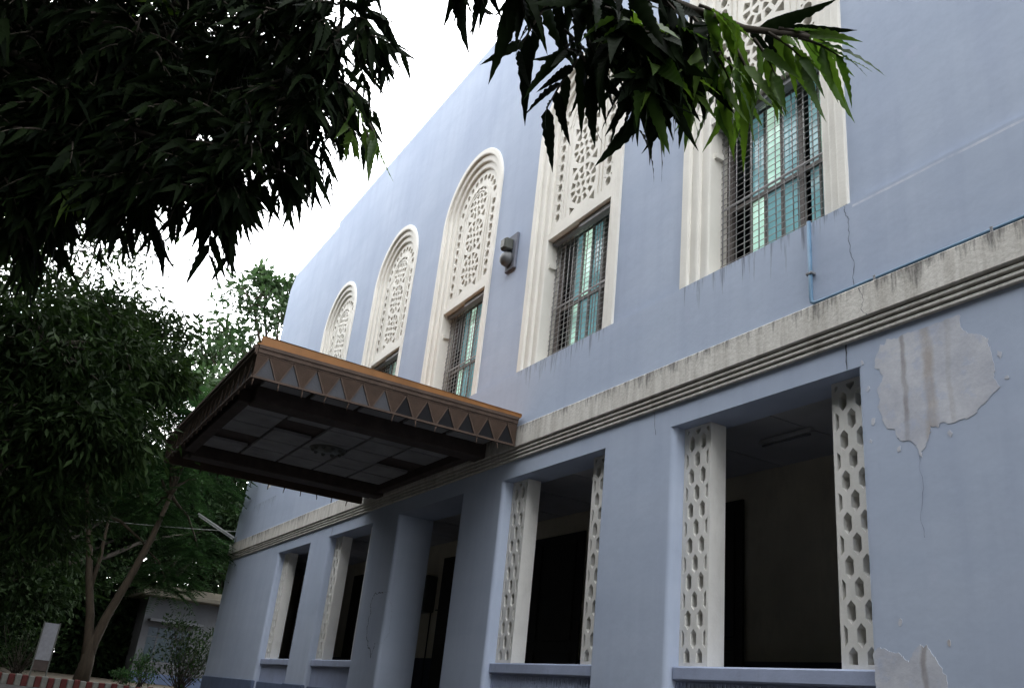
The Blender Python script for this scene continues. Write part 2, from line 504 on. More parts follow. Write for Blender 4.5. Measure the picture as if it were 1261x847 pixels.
g = MB()
xs = [-900, -300, -120, -60, -40, -30, -22.6, -22.11] + [-22.09 + i for i in range(0, 20)] + [-1, 3, 8, 15, 40, 120, 300, 900]
ys = [-900, -200, -60, -30, -16, -10, -5, -1, 0, 5, 14, 30, 90, 300, 900]
for i in range(len(xs) - 1):
    for j in range(len(ys) - 1):
        g.face([(xs[a], ys[b], gz(xs[a]) - 0.004) for a, b in ((i, j), (i + 1, j), (i + 1, j + 1), (i, j + 1))])
o = g.build('ground', M['earth']); tag(o, kind='structure')
g = MB()
rx = [-21.98 + 0.5 * i for i in range(0, 110)]
for i in range(len(rx) - 1):
    g.face([(rx[i], -12, gz(rx[i])), (rx[i + 1], -12, gz(rx[i + 1])), (rx[i + 1], -1.6, gz(rx[i + 1])), (rx[i], -1.6, gz(rx[i]))])
o = g.build('road', M['asphalt']); tag(o, kind='structure')

# ------------------------------------------------------------------ the hall
BX = (-10.0, 0.0, -1.4)
hall = empty('hall_building', BX, 'two storey pale blue hall with arched white windows and peeling plaster', 'building')
CX = [-5.585 - 3.46 * k for k in range(5)]
HW = 1.125
XL, XR = -25.4, 5.0
SILL, LINT, LEDGE, SPR, TOPZ = 0.555, 2.835, 4.39, 8.17, 11.9
YU = 0.032                                  # upper wall sits back a little from the lower
WT = 0.40
AR = 1.12                                   # outer radius of the arch surround

wm = MB()
NA = 36
arch = [(-math.cos(PI * i / NA), math.sin(PI * i / NA)) for i in range(NA + 1)]
edges = [XL]
for c in reversed(CX): edges += [c - HW, c + HW]
edges += [XR]
RB = 0.055
def jamb_round(x, sgn, z0, z1, depth, mi=0):
    """rounded front arris of a recess at x; sgn = +1 when the solid lies at smaller x"""
    pts = [(x - sgn * RB, 0.0)]
    for i in range(1, 7):
        a = PI / 2 * i / 6
        pts.append((x - sgn * RB + sgn * RB * math.sin(a), RB - RB * math.cos(a)))
    for i in range(6):
        p, q = pts[i], pts[i + 1]
        l = [(p[0], p[1], z0), (q[0], q[1], z0), (q[0], q[1], z1), (p[0], p[1], z1)]
        wm.face(l if sgn > 0 else l[::-1], mi, True)
    l = [(x, RB, z0), (x, depth, z0), (x, depth, z1), (x, RB, z1)]
    wm.face(l if sgn > 0 else l[::-1], mi)

Z0 = -1.6
for i in range(0, len(edges), 2):           # pilasters, ground to lintel
    a, b = edges[i], edges[i + 1]
    aa = a + (RB if i > 0 else 0); bb = b - (RB if i + 2 < len(edges) else 0)
    n = 6
    wm.face([(aa, 0, Z0), (bb, 0, Z0), (bb, 0, LINT), (aa, 0, LINT)])
    # upper pilaster: ledge to spring of the arches
for k, c in enumerate(CX):
    dep = 0.62 if k == 2 else WT
    jamb_round(c - HW, 1, Z0, LINT, dep)
    jamb_round(c + HW, -1, Z0, LINT, dep)
    # underside of the lintel and its back
    wm.face([(c - HW - RB, 0, LINT), (c - HW - RB, dep, LINT), (c + HW + RB, dep, LINT), (c + HW + RB, 0, LINT)])
    # wall under the sill, behind the fluted panel
    if k != 2:
        wm.face([(c - HW, 0.16, Z0), (c + HW, 0.16, Z0), (c + HW, 0.16, SILL - 0.02), (c - HW, 0.16, SILL - 0.02)])
        wm.face([(c - HW, WT, Z0), (c - HW, WT, SILL - 0.02), (c + HW, WT, SILL - 0.02), (c + HW, WT, Z0)])
        wm.face([(c - HW, 0.16, SILL - 0.02), (c + HW, 0.16, SILL - 0.02), (c + HW, WT, SILL - 0.02), (c - HW, WT, SILL - 0.02)])
# lintel band up to the ledge
wm.face([(XL, 0, LINT), (XR, 0, LINT), (XR, 0, LEDGE - 0.022), (XL, 0, LEDGE - 0.022)])
wm.face([(XL, 0, LEDGE - 0.022), (XR, 0, LEDGE - 0.022), (XR, YU, LEDGE), (XL, YU, LEDGE)])
# upper storey
def top_z(x): return TOPZ
ux = [XL]
for c in reversed(CX): ux += [c - AR + 0.01, c + AR - 0.01]
ux += [XR]
for i in range(0, len(ux), 2):
    a, b = ux[i], ux[i + 1]
    if i == 0:
        wm.face([(a, YU, LEDGE), (-21.25, YU, LEDGE), (-21.25, YU, 11.74), (a + 0.35, YU, 11.74), (a, YU, 11.35)])
        wm.face([(-21.25, YU, LEDGE), (b, YU, LEDGE), (b, YU, TOPZ), (-21.25, YU, TOPZ)])
    else:
        wm.face([(a, YU, LEDGE), (b, YU, LEDGE), (b, YU, top_z(b)), (a, YU, top_z(a))])
AR2 = AR - 0.01
for k, c in enumerate(CX):
    tz = top_z(c)
    for i in range(NA):
        x0, z0 = c + AR2 * arch[i][0], SPR + AR2 * arch[i][1]
        x1, z1 = c + AR2 * arch[i + 1][0], SPR + AR2 * arch[i + 1][1]
        wm.face([(x0, YU, z0), (x1, YU, z1), (x1, YU, tz), (x0, YU, tz)])
        wm.face([(x0, YU, z0), (x0, WT, z0), (x1, WT, z1), (x1, YU, z1)])
    wm.face([(c - AR2, YU, LEDGE), (c - AR2, WT, LEDGE), (c - AR2, WT, SPR), (c - AR2, YU, SPR)])
    wm.face([(c + AR2, YU, SPR), (c + AR2, WT, SPR), (c + AR2, WT, LEDGE), (c + AR2, YU, LEDGE)])
    wm.face([(c - AR2, YU, LEDGE), (c + AR2, YU, LEDGE), (c + AR2, WT, LEDGE), (c - AR2, WT, LEDGE)])
# piece between the low parapet end and the step
xs_ = CX[4] - AR2
# parapet top, ends and back
wm.face([(XL + 0.35, YU, 11.74), (-21.25, YU, 11.74), (-21.25, 0.4, 11.74), (XL + 0.35, 0.4, 11.74)])
wm.face([(XL, YU, 11.35), (XL + 0.35, YU, 11.74), (XL + 0.35, 0.4, 11.74), (XL, 0.4, 11.35)])
wm.face([(-21.25, YU, TOPZ), (XR, YU, TOPZ), (XR, 0.4, TOPZ), (-21.25, 0.4, TOPZ)])
wm.face([(-21.25, YU, 11.74), (-21.25, YU, TOPZ), (-21.25, 0.4, TOPZ), (-21.25, 0.4, 11.74)])
wm.face([(XL, 0, Z0), (XL, 0, LEDGE), (XL, 14, LEDGE), (XL, 14, Z0)])
wm.face([(XL, YU, LEDGE), (XL, YU, 11.35), (XL, 14, 11.35), (XL, 14, LEDGE)])
wm.face([(XR, 0, Z0), (XR, 14, Z0), (XR, 14, TOPZ), (XR, 0, TOPZ)])
wm.face([(XL, 14, Z0), (XL, 14, 11.35), (XR, 14, TOPZ), (XR, 14, Z0)])
# back faces of the facade
wm.face([(XL, WT, LINT), (XL, WT, 3.1), (XR, WT, 3.1), (XR, WT, LINT)])
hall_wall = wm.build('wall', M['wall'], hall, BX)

# the parapet run between the bay arches and the roof is one sheet per bay: add the strip left of the step
rf = MB(); rf.box(XL + 0.05, XR - 0.05, 0.38, 13.95, 11.0, 11.2)
rf.build('roof', M['ceil'], hall, BX)

# cornice: flat band over three thin strips
cn = MB()
def cornice_run(x0, x1):
    cn.bbox(x0, x1, -0.075, 0.06, 3.205, 3.5, 0.012)
    for i, pr in enumerate((0.056, 0.044, 0.032)):
        z1 = 3.205 - 0.016 - i * 0.047
        cn.bbox(x0, x1, -pr, 0.05, z1 - 0.030, z1, 0.006)
cornice_run(XL - 0.09, XR)
cn.bbox(XL - 0.09, XL + 0.02, 0.061, 14, 3.205, 3.5, 0.012)
for i, pr in enumerate((0.056, 0.044, 0.032)):
    z1 = 3.205 - 0.016 - i * 0.047
    cn.bbox(XL - pr, XL + 0.02, 0.052, 14, z1 - 0.030, z1, 0.006)
cn.build('cornice', M['stained'], hall, BX)

# plinth band at the foot of the pilasters
def plinth(*a):
    pl = MB(); pl.bbox(*a); pl.build('plinth', M['plinth'], hall, BX)
for i in range(0, len(edges), 2):
    a, b = edges[i], edges[i + 1]
    plinth(a - (0.03 if i == 0 else 0), b, -0.035, 0.05, Z0, 0.10, 0.012)
for k, c in enumerate(CX):
    if k != 2: plinth(c - HW + 0.002, c + HW - 0.002, 0.075, 0.15, Z0, 0.085, 0.01)
plinth(XL - 0.03, XL + 0.03, 0.052, 14, Z0, 0.10, 0.01)

# bays: sill, fluted panel, two pierced screens
PW = 0.385
def hexagon(cx, cz, w, h, x0, x1, z0, z1):
    pts = [(cx, cz - h / 2), (cx + w / 2, cz - h * 0.27), (cx + w / 2, cz + h * 0.27), (cx, cz + h / 2), (cx - w / 2, cz + h * 0.27), (cx - w / 2, cz - h * 0.27)]
    for ax, lim, sg in ((0, x0, 1), (0, x1, -1), (1, z0, 1), (1, z1, -1)):   # clip
        res = []
        for i in range(len(pts)):
            p, q = pts[i], pts[(i + 1) % len(pts)]
            a, b = (p[ax] - lim) * sg, (q[ax] - lim) * sg
            if a >= 0: res.append(p)
            if (a >= 0) != (b >= 0):
                t = a / (a - b); res.append((p[0] + (q[0] - p[0]) * t, p[1] + (q[1] - p[1]) * t))
        pts = res
        if len(pts) < 3: return None
    return pts
scr = MB()
h0, h1 = SILL + 0.003, LINT - 0.003
holes = []
P = 0.338
zb = SILL + 0.075
for r in range(-1, 15):
    zc = zb + r * P / 2
    xsr = (-0.083, 0.083) if r % 2 == 0 else (-0.166, 0.0, 0.166)
    for xx in xsr:
        hx = hexagon(xx, zc, 0.080, 0.178, -PW / 2 + 0.032, PW / 2 - 0.032, h0 + 0.035, h1 - 0.03)
        if hx:
            ar = abs(sum(hx[i][0] * hx[(i + 1) % len(hx)][1] - hx[(i + 1) % len(hx)][0] * hx[i][1] for i in range(len(hx)))) / 2
            if ar > 0.0012: holes.append(hx)
perforated(scr, [(-PW / 2, h0), (PW / 2, h0), (PW / 2, h1), (-PW / 2, h1)], holes, 0.15, 0.345)
scr0 = None
for k, c in enumerate(CX):
    if k == 2: continue
    for sx in (-1, 1):
        x = c + sx * (HW - PW / 2 - 0.002)
        if scr0 is None:
            scr0 = scr.build('pierced_screen', M['lattice'], hall, (0, 0, BX[2]))
            scr0.location = (x - BX[0], 0, 0)
        else:
            q = copy_part(scr0, 0, hall); q.location = (x - BX[0], 0, 0)
sl = MB(); sl.bbox(-HW + 0.003, HW - 0.003, 0.07, 0.42, 0.432, SILL, 0.014)
sill0 = None
fl = MB()
nf = 44
for i in range(nf):
    xa = -HW + 0.004 + (2 * HW - 0.008) * i / nf; xb = xa + (2 * HW - 0.008) / nf
    fl.box(xa + 0.008, xb - 0.010, 0.118, 0.158, 0.088, 0.415)
fl.box(-HW + 0.004, HW - 0.004, 0.135, 0.159, 0.088, 0.43)
flut0 = None
for k, c in enumerate(CX):
    if k == 2: continue
    if sill0 is None:
        sill0 = sl.build('window_sill', M['sill'], hall, (0, 0, BX[2])); flut0 = fl.build('fluted_panel', M['sill'], hall, (0, 0, BX[2]))
        for q in (sill0, flut0): q.location = (c - BX[0], 0, 0)
    else:
        for s0 in (sill0, flut0):
            q = copy_part(s0, 0, hall); q.location = (c - BX[0], 0, 0)

# upper arched windows -------------------------------------------------
YT0, YT1 = 0.138, 0.235
win = MB()
prof = [(0.0, YU + 0.01), (0.0, 0.010), (0.010, 0.0)]
for i in range(3):
    u1 = 0.115 * (i + 1); y = 0.046 * i
    prof += [(u1 - 0.030, y), (u1 - 0.010, y + 0.006), (u1, y + 0.020), (u1, y + 0.046)]
prof[-1] = (0.345, 0.36)
path = [(-1, LEDGE - SPR + 0.004, True)]
def path_pt(j, u):
    """j-th station of the surround's path at inward offset u"""
    if j == 0: return (-(AR - u), LEDGE - 0.019)
    if j == NA + 2: return (AR - u, LEDGE - 0.019)
    ax, az = arch[j - 1]
    return ((AR - u) * ax, SPR + (AR - u) * az)
for j in range(NA + 2):
    for i in range(len(prof) - 1):
        (u0, y0), (u1, y1) = prof[i], prof[i + 1]
        a0, a1 = path_pt(j, u0), path_pt(j + 1, u0)
        b0, b1 = path_pt(j, u1), path_pt(j + 1, u1)
        win.face([(a0[0], y0, a0[1]), (b0[0], y1, b0[1]), (b1[0], y1, b1[1]), (a1[0], y0, a1[1])], 0, False)
IR = AR - 0.345
# bracket on the left reveal, sill slab
win.box(-IR, -IR + 0.05, 0.16, 0.26, 5.93, 6.0)
win.box(-IR, IR, 0.10, 0.37, LEDGE + 0.006, LEDGE + 0.03)
WO = (0, 0, BX[2])
window0 = win.build('arched_window', M['white'], hall, WO)

tr = MB()
ZT = 6.47
outl = [(-IR + 0.001, ZT), (IR - 0.001, ZT)] + [((IR - 0.001) * -arch[i][0], SPR + (IR - 0.001) * arch[i][1]) for i in range(NA + 1)]
th = []
def circ(cx, cz, r, n=9, sq=1.0, a0=0.0):
    return [(cx + r * math.cos(a0 + 2 * PI * i / n), cz + r * sq * math.sin(a0 + 2 * PI * i / n)) for i in range(n)]
def ringseg(cx, cz, r0, r1, a0, a1, n=3, pinch=1.0):
    o_ = [(cx + r1 * math.cos(a0 + (a1 - a0) * i / n), cz + r1 * math.sin(a0 + (a1 - a0) * i / n)) for i in range(n + 1)]
    m = (a0 + a1) / 2; hwid = (a1 - a0) / 2 * pinch
    i_ = [(cx + r0 * math.cos(m + hwid * t), cz + r0 * math.sin(m + hwid * t)) for t in (1, -1)]
    return o_ + i_
SO = 0.625
z = ZT + 0.22
step = 0.172
while z < SPR + 0.02:
    for s in (-1, 1):
        th.append(circ(s * SO, z, 0.062, 9, 1.15))
        th.append(circ(s * SO - 0.072, z + step / 2, 0.016, 5)); th.append(circ(s * SO + 0.072, z + step / 2, 0.016, 5))
    z += step
for i in range(1, 12):
    a = PI * i / 12
    th.append(circ(SO * math.cos(a), SPR + SO * math.sin(a), 0.062, 9))
for zc in (6.98, 7.66, 8.33):
    for i in range(12):
        a = 2 * PI * i / 12
        th.append(ringseg(0, zc, 0.205, 0.312, a + 0.07, a + 2 * PI / 12 - 0.07, 3, 0.7))
    for i in range(6):
        a = 2 * PI * i / 6 + 0.26
        th.append(ringseg(0, zc, 0.085, 0.175, a + 0.16, a + 2 * PI / 6 - 0.16, 3, 0.35))
        a += 2 * PI / 12
    th.append(circ(0, zc, 0.048, 8))
for zc in (6.645, 7.32, 8.0):
    for s in (-1, 1):
        th.append([(s * 0.31, zc - 0.075), (s * 0.31, zc + 0.075), (s * 0.175, zc)][::s])
perforated(tr, outl, th, YT0, YT1)
# raised ribs between the border and the rosettes
def rib(off, wd, ya, yb):
    st = [(-off, ZT + 0.13)] + [(off * x, SPR + off * zz) for x, zz in arch] + [(off, ZT + 0.13)]
    for i in range(len(st) - 1):
        def o2(p, d):
            if p[1] <= SPR: return (p[0] + math.copysign(d, p[0]), p[1])
            l = math.hypot(p[0], p[1] - SPR); return (p[0] * (1 + d / l), SPR + (p[1] - SPR) * (1 + d / l))
        a0, a1 = o2(st[i], wd / 2), o2(st[i + 1], wd / 2); b0, b1 = o2(st[i], -wd / 2), o2(st[i + 1], -wd / 2)
        tr.face([(a0[0], ya, a0[1]), (b0[0], ya, b0[1]), (b1[0], ya, b1[1]), (a1[0], ya, a1[1])])
        tr.face([(a0[0], yb, a0[1]), (a0[0], ya, a0[1]), (a1[0], ya, a1[1]), (a1[0], yb, a1[1])])
        tr.face([(b0[0], ya, b0[1]), (b0[0], yb, b0[1]), (b1[0], yb, b1[1]), (b1[0], ya, b1[1])])
rib(0.468, 0.034, YT0 - 0.009, YT0 + 0.01)
rib(0.385, 0.03, YT0 - 0.008, YT0 + 0.01)
tr.box(-IR + 0.002, IR - 0.002, YT0 - 0.03, YT1 + 0.12, ZT - 0.10, ZT - 0.002)
trac = tr.build('tracery_panel', M['white'], window0)
trac.location = (0, 0, -BX[2])
bk = MB(); bk.face([(-IR, 0.345, ZT), (IR, 0.345, ZT)] + [(IR * -arch[i][0], 0.345, SPR + IR * arch[i][1]) for i in range(NA + 1)])
q = bk.build('backing_board', M['backing'], window0); q.location = (0, 0, -BX[2])
hd = MB(); hd.bbox(-0.05, IR - 0.004, 0.16, 0.265, 6.27, 6.366, 0.008); hd.bbox(-IR + 0.004, -0.054, 0.19, 0.265, 6.31, 6.366, 0.008)
q = hd.build('blind_box', M['metal'], window0); q.location = (0, 0, -BX[2])

gr = MB()
GZ0, GZ1, GY = LEDGE + 0.03, 6.36, 0.285
for x in (-0.755, -0.66, -0.55, -0.43, -0.33, -0.22, -0.10, 0.015, 0.13, 0.245, 0.31, 0.40, 0.51, 0.63, 0.755):
    gr.tube([(x, GY, GZ0), (x, GY, GZ1)], 0.0066, 6)
zz = GZ0 + 0.03
while zz < GZ1:
    gr.tube([(-IR + 0.005, GY - 0.014, zz), (IR - 0.005, GY - 0.012, zz)], 0.0043, 5)
    zz += 0.0745
gr.bbox(-IR + 0.004, IR - 0.004, GY - 0.01, GY + 0.01, 5.285, 5.307, 0.004)
q = gr.build('security_grille', M['grille'], window0); q.location = (0, 0, -BX[2])
sa = MB()
SY0, SY1 = 0.36, 0.41
for x0, x1 in ((-IR, -0.70), (0.25, 0.315), (0.735, IR)):
    sa.bbox(x0, x1, SY0, SY1, GZ0, GZ1, 0.006)
sa.bbox(-0.70, 0.25, SY0, SY1, 5.275, 5.325, 0.006); sa.bbox(0.315, 0.735, SY0, SY1, 5.275, 5.325, 0.006)
sa.bbox(-0.70, 0.735, SY0 + 0.002, SY1 - 0.002, GZ0 - 0.02, GZ0 + 0.03, 0.004)
sashes = [(-0.44, -0.42), (-0.235, -0.205), (0.0, 0.03), (0.50, 0.52)]
for x0, x1 in sashes:
    for z0, z1 in ((GZ0 + 0.03, 5.275), (5.325, GZ1)):
        sa.box(x0, x1, SY0 + 0.012, SY1 - 0.008, z0, z1)
q = sa.build('sash_frame', M['sash'], window0); q.location = (0, 0, -BX[2])
def pane(x0, x1, z0, z1, mat, tilt=0.0):
    m = MB()
    m.face([(x0, 0.395 + tilt, z0), (x1, 0.395 - tilt, z0), (x1, 0.395 - tilt, z1), (x0, 0.395 + tilt, z1)])
    q = m.build('window_pane', mat, window0); q.location = (0, 0, -BX[2])
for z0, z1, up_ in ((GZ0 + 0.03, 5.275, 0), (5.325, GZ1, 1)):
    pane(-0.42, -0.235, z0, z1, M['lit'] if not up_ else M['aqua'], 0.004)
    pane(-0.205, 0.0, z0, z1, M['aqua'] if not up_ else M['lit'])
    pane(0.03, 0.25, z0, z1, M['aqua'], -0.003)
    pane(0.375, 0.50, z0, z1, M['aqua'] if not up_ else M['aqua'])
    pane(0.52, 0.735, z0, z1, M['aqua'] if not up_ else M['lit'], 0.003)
for k, c in enumerate(CX):
    if k == 0: window0.location = (c - BX[0], 0, 0)
    else: copy_part(window0, c - CX[0], hall)

# rooms behind ----------------------------------------------------------
rm = MB()
def inside(m, x0, x1, y0, y1, z0, z1, floor=True, front=False):
    m.face([(x0, y1, z0), (x1, y1, z0), (x1, y1, z1), (x0, y1, z1)])
    m.face([(x0, y0, z0), (x0, y1, z0), (x0, y1, z1), (x0, y0, z1)])
    m.face([(x1, y1, z0), (x1, y0, z0), (x1, y0, z1), (x1, y1, z1)])
inside(rm, XL + 0.3, XR - 0.3, WT, 1.95, -0.4, 2.93)
rm.build('verandah_wall', M['inner'], hall, BX)
rm = MB(); rm.face([(XL + 0.3, WT, 2.93), (XL + 0.3, 1.95, 2.93), (XR - 0.3, 1.95, 2.93), (XR - 0.3, WT, 2.93)])
for x in np.arange(XL + 1, XR, 1.15): rm.box(x, x + 0.03, WT + 0.01, 1.945, 2.918, 2.929)
rm.build('verandah_ceiling', M['ceil'], hall, BX)
rm = MB(); rm.face([(XL + 0.3, 0.1, -0.42), (XR - 0.3, 0.1, -0.42), (XR - 0.3, 1.95, -0.42), (XL + 0.3, 1.95, -0.42)])
rm.build('verandah_floor', M['dado'], hall, BX)
rm = MB(); rm.box(XL + 0.31, XR - 0.31, 1.935, 1.949, -0.41, 0.80)
rm.build('dado', M['dado'], hall, BX)
dd = MB()
for x0, x1 in ((-9.1, -7.72), (-13.1, -11.0), (-15.72, -14.4)):
    dd.box(x0, x1, 1.90, 1.9349, -0.41, 2.62)
dsrc = None
for x0, x1 in ((-9.1, -7.72), (-13.1, -11.0), (-15.75, -14.4), (-20.6, -19.5)):
    dd = MB(); n = 2
    dd.box(x0, x1, 1.905, 1.9349, -0.41, 2.62)
    for i in range(2):
        a = x0 + (x1 - x0) * (0.08 + 0.46 * i); b = a + (x1 - x0) * 0.38
        dd.bbox(a, b, 1.885, 1.9049, -0.3, 0.9, 0.01); dd.bbox(a, b, 1.885, 1.9049, 1.05, 2.5, 0.01)
    dd.build('inner_door', M['door'], hall, BX)
jb = MB()
c = CX[2]
jb.box(c - HW - 0.1, c - HW - 0.003, 0.405, 0.62, Z0, 2.92); jb.box(c + HW + 0.003, c + HW + 0.1, 0.405, 0.62, Z0, 2.92)
jb.build('entrance_pier', M['jamb'], hall, BX)
rm = MB(); inside(rm, XL + 0.2, XR - 0.2, WT + 0.05, 6.0, 3.2, 11.0)
rm.face([(XL + 0.2, WT, 3.2), (XR - 0.2, WT, 3.2), (XR - 0.2, 6, 3.2), (XL + 0.2, 6, 3.2)])
rm.build('upper_room', M['dark'], hall, BX)

# peeled plaster, cracks, joints ---------------------------------------
def rough_poly(pts, amp, sub, seed):
    r = random.Random(seed); out_ = []
    for i in range(len(pts)):
        p, q = pts[i], pts[(i + 1) % len(pts)]
        for k in range(sub):
            t = k / sub
            out_.append((p[0] + (q[0] - p[0]) * t + r.uniform(-amp, amp), p[1] + (q[1] - p[1]) * t + r.uniform(-amp, amp)))
    return out_
patch = [(-4.24, 2.94), (-4.17, 2.99), (-3.98, 2.98), (-3.79, 2.99), (-3.54, 2.98), (-3.53, 2.84), (-3.41, 2.78), (-3.35, 2.73), (-3.34, 2.66), (-3.33, 2.52), (-3.32, 2.38), (-3.4, 2.29), (-3.5, 2.22), (-3.61, 2.2), (-3.76, 2.21), (-3.85, 2.19), (-3.86, 2.09), (-3.92, 2.02), (-3.95, 1.97), (-3.98, 2.1), (-4.09, 2.17), (-4.16, 2.23), (-4.24, 2.34), (-4.27, 2.45), (-4.27, 2.58), (-4.22, 2.69), (-4.29, 2.79)]
low = [(-4.44, 0.2), (-4.44, 0.66), (-4.33, 0.69), (-4.23, 0.66), (-4.16, 0.6), (-4.06, 0.7), (-4.01, 0.72), (-3.95, 0.62), (-3.89, 0.51), (-3.86, 0.35), (-3.8, 0.2)]
def bare_patch(pts, seed, shadow_w):
    o_ = rough_poly(rough_poly(pts, 0.022, 2, seed + 20), 0.0065, 4, seed)
    m = MB()
    # bare plaster; its dark rim is the paint edge's shadow, painted wider on the left
    perforated(m, o_, [], -0.003, 0.004)
    b = m.build('bare_plaster', M['bare'], hall, BX)
    n = len(o_)
    e = MB()
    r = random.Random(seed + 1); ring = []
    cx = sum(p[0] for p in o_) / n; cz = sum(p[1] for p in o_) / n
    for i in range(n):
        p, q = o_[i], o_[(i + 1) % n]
        wdt = shadow_w * (1.0 if p[0] < cx else 0.12) * r.uniform(0.3, 1.4)
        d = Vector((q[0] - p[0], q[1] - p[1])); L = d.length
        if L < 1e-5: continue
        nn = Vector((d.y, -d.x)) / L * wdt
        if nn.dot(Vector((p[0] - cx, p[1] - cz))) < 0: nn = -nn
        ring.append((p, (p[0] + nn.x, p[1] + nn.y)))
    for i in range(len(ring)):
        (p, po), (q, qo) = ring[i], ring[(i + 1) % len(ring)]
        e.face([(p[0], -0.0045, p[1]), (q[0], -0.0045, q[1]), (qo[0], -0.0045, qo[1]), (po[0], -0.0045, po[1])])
    e.build('painted_edge_shadow', M['crack'], b)  # black strip drawn in as the edge's shadow
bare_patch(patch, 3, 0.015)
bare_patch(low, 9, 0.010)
rc = random.Random(5)
for cx_, cz_, rr in ((-4.36, 2.62, 0.020), (-4.33, 2.36, 0.026), (-4.12, 2.09, 0.022), (-3.28, 2.60, 0.024), (-3.70, 2.12, 0.020), (-4.36, 2.20, 0.014), (-4.40, 2.86, 0.018), (-3.25, 2.42, 0.015), (-4.2, 0.86, 0.02), (-3.84, 0.72, 0.016)):
    m = MB(); k_ = 9
    pts = [(cx_ + rr * rc.uniform(0.5, 1.2) * math.cos(2 * PI * i / k_), cz_ + rr * rc.uniform(0.6, 1.6) * math.sin(2 * PI * i / k_)) for i in range(k_)]
    perforated(m, pts, [], -0.003, 0.004)
    m.build('paint_chip', M['bare'], hall, BX)
def crack(pts, wdt, y, seed, mat='crack'):
    r = random.Random(seed); c_ = []
    for i in range(len(pts) - 1):
        for k in range(6):
            t = k / 6
            c_.append((pts[i][0] + (pts[i + 1][0] - pts[i][0]) * t + r.uniform(-0.008, 0.008), pts[i][1] + (pts[i + 1][1] - pts[i][1]) * t))
    c_.append(pts[-1])
    m = MB(); ws = [wdt * r.uniform(0.35, 1.2) for _ in c_]
    for i in range(len(c_) - 1):
        p, q = c_[i], c_[i + 1]
        m.face([(p[0] - ws[i] / 2, y, p[1]), (p[0] + ws[i] / 2, y, p[1]), (q[0] + ws[i + 1] / 2, y, q[1]), (q[0] - ws[i + 1] / 2, y, q[1])])
    m.build('wall_crack', M[mat], hall, BX)
crack([(-4.5, 4.36), (-4.5, 4.3), (-4.46, 4.21), (-4.47, 4.06), (-4.46, 3.89), (-4.42, 3.76), (-4.45, 3.62), (-4.43, 3.51)], 0.0055, -0.003, 1)
crack([(-3.96, 2.01), (-3.94, 1.77), (-3.98, 1.55), (-3.96, 1.42)], 0.005, -0.003, 2, 'hair')
crack([(-4.34, 3.48), (-4.29, 3.36), (-4.33, 3.28), (-4.27, 3.21)], 0.005, -0.078, 3)
crack([(-4.545, 3.06), (-4.55, 2.84)], 0.014, -0.003, 4)
crack([(-16.97, 3.06), (-17.0, 2.84)], 0.018, -0.003, 5)
crack([(-7.03, 3.05), (-6.99, 2.8)], 0.006, -0.003, 6)
yl = MB(); yl.box(-23.05, -22.72, YU - 0.004, YU + 0.01, 4.72, 8.2)
yl.build('yellowed_stain_strip', M['white'], hall, BX)

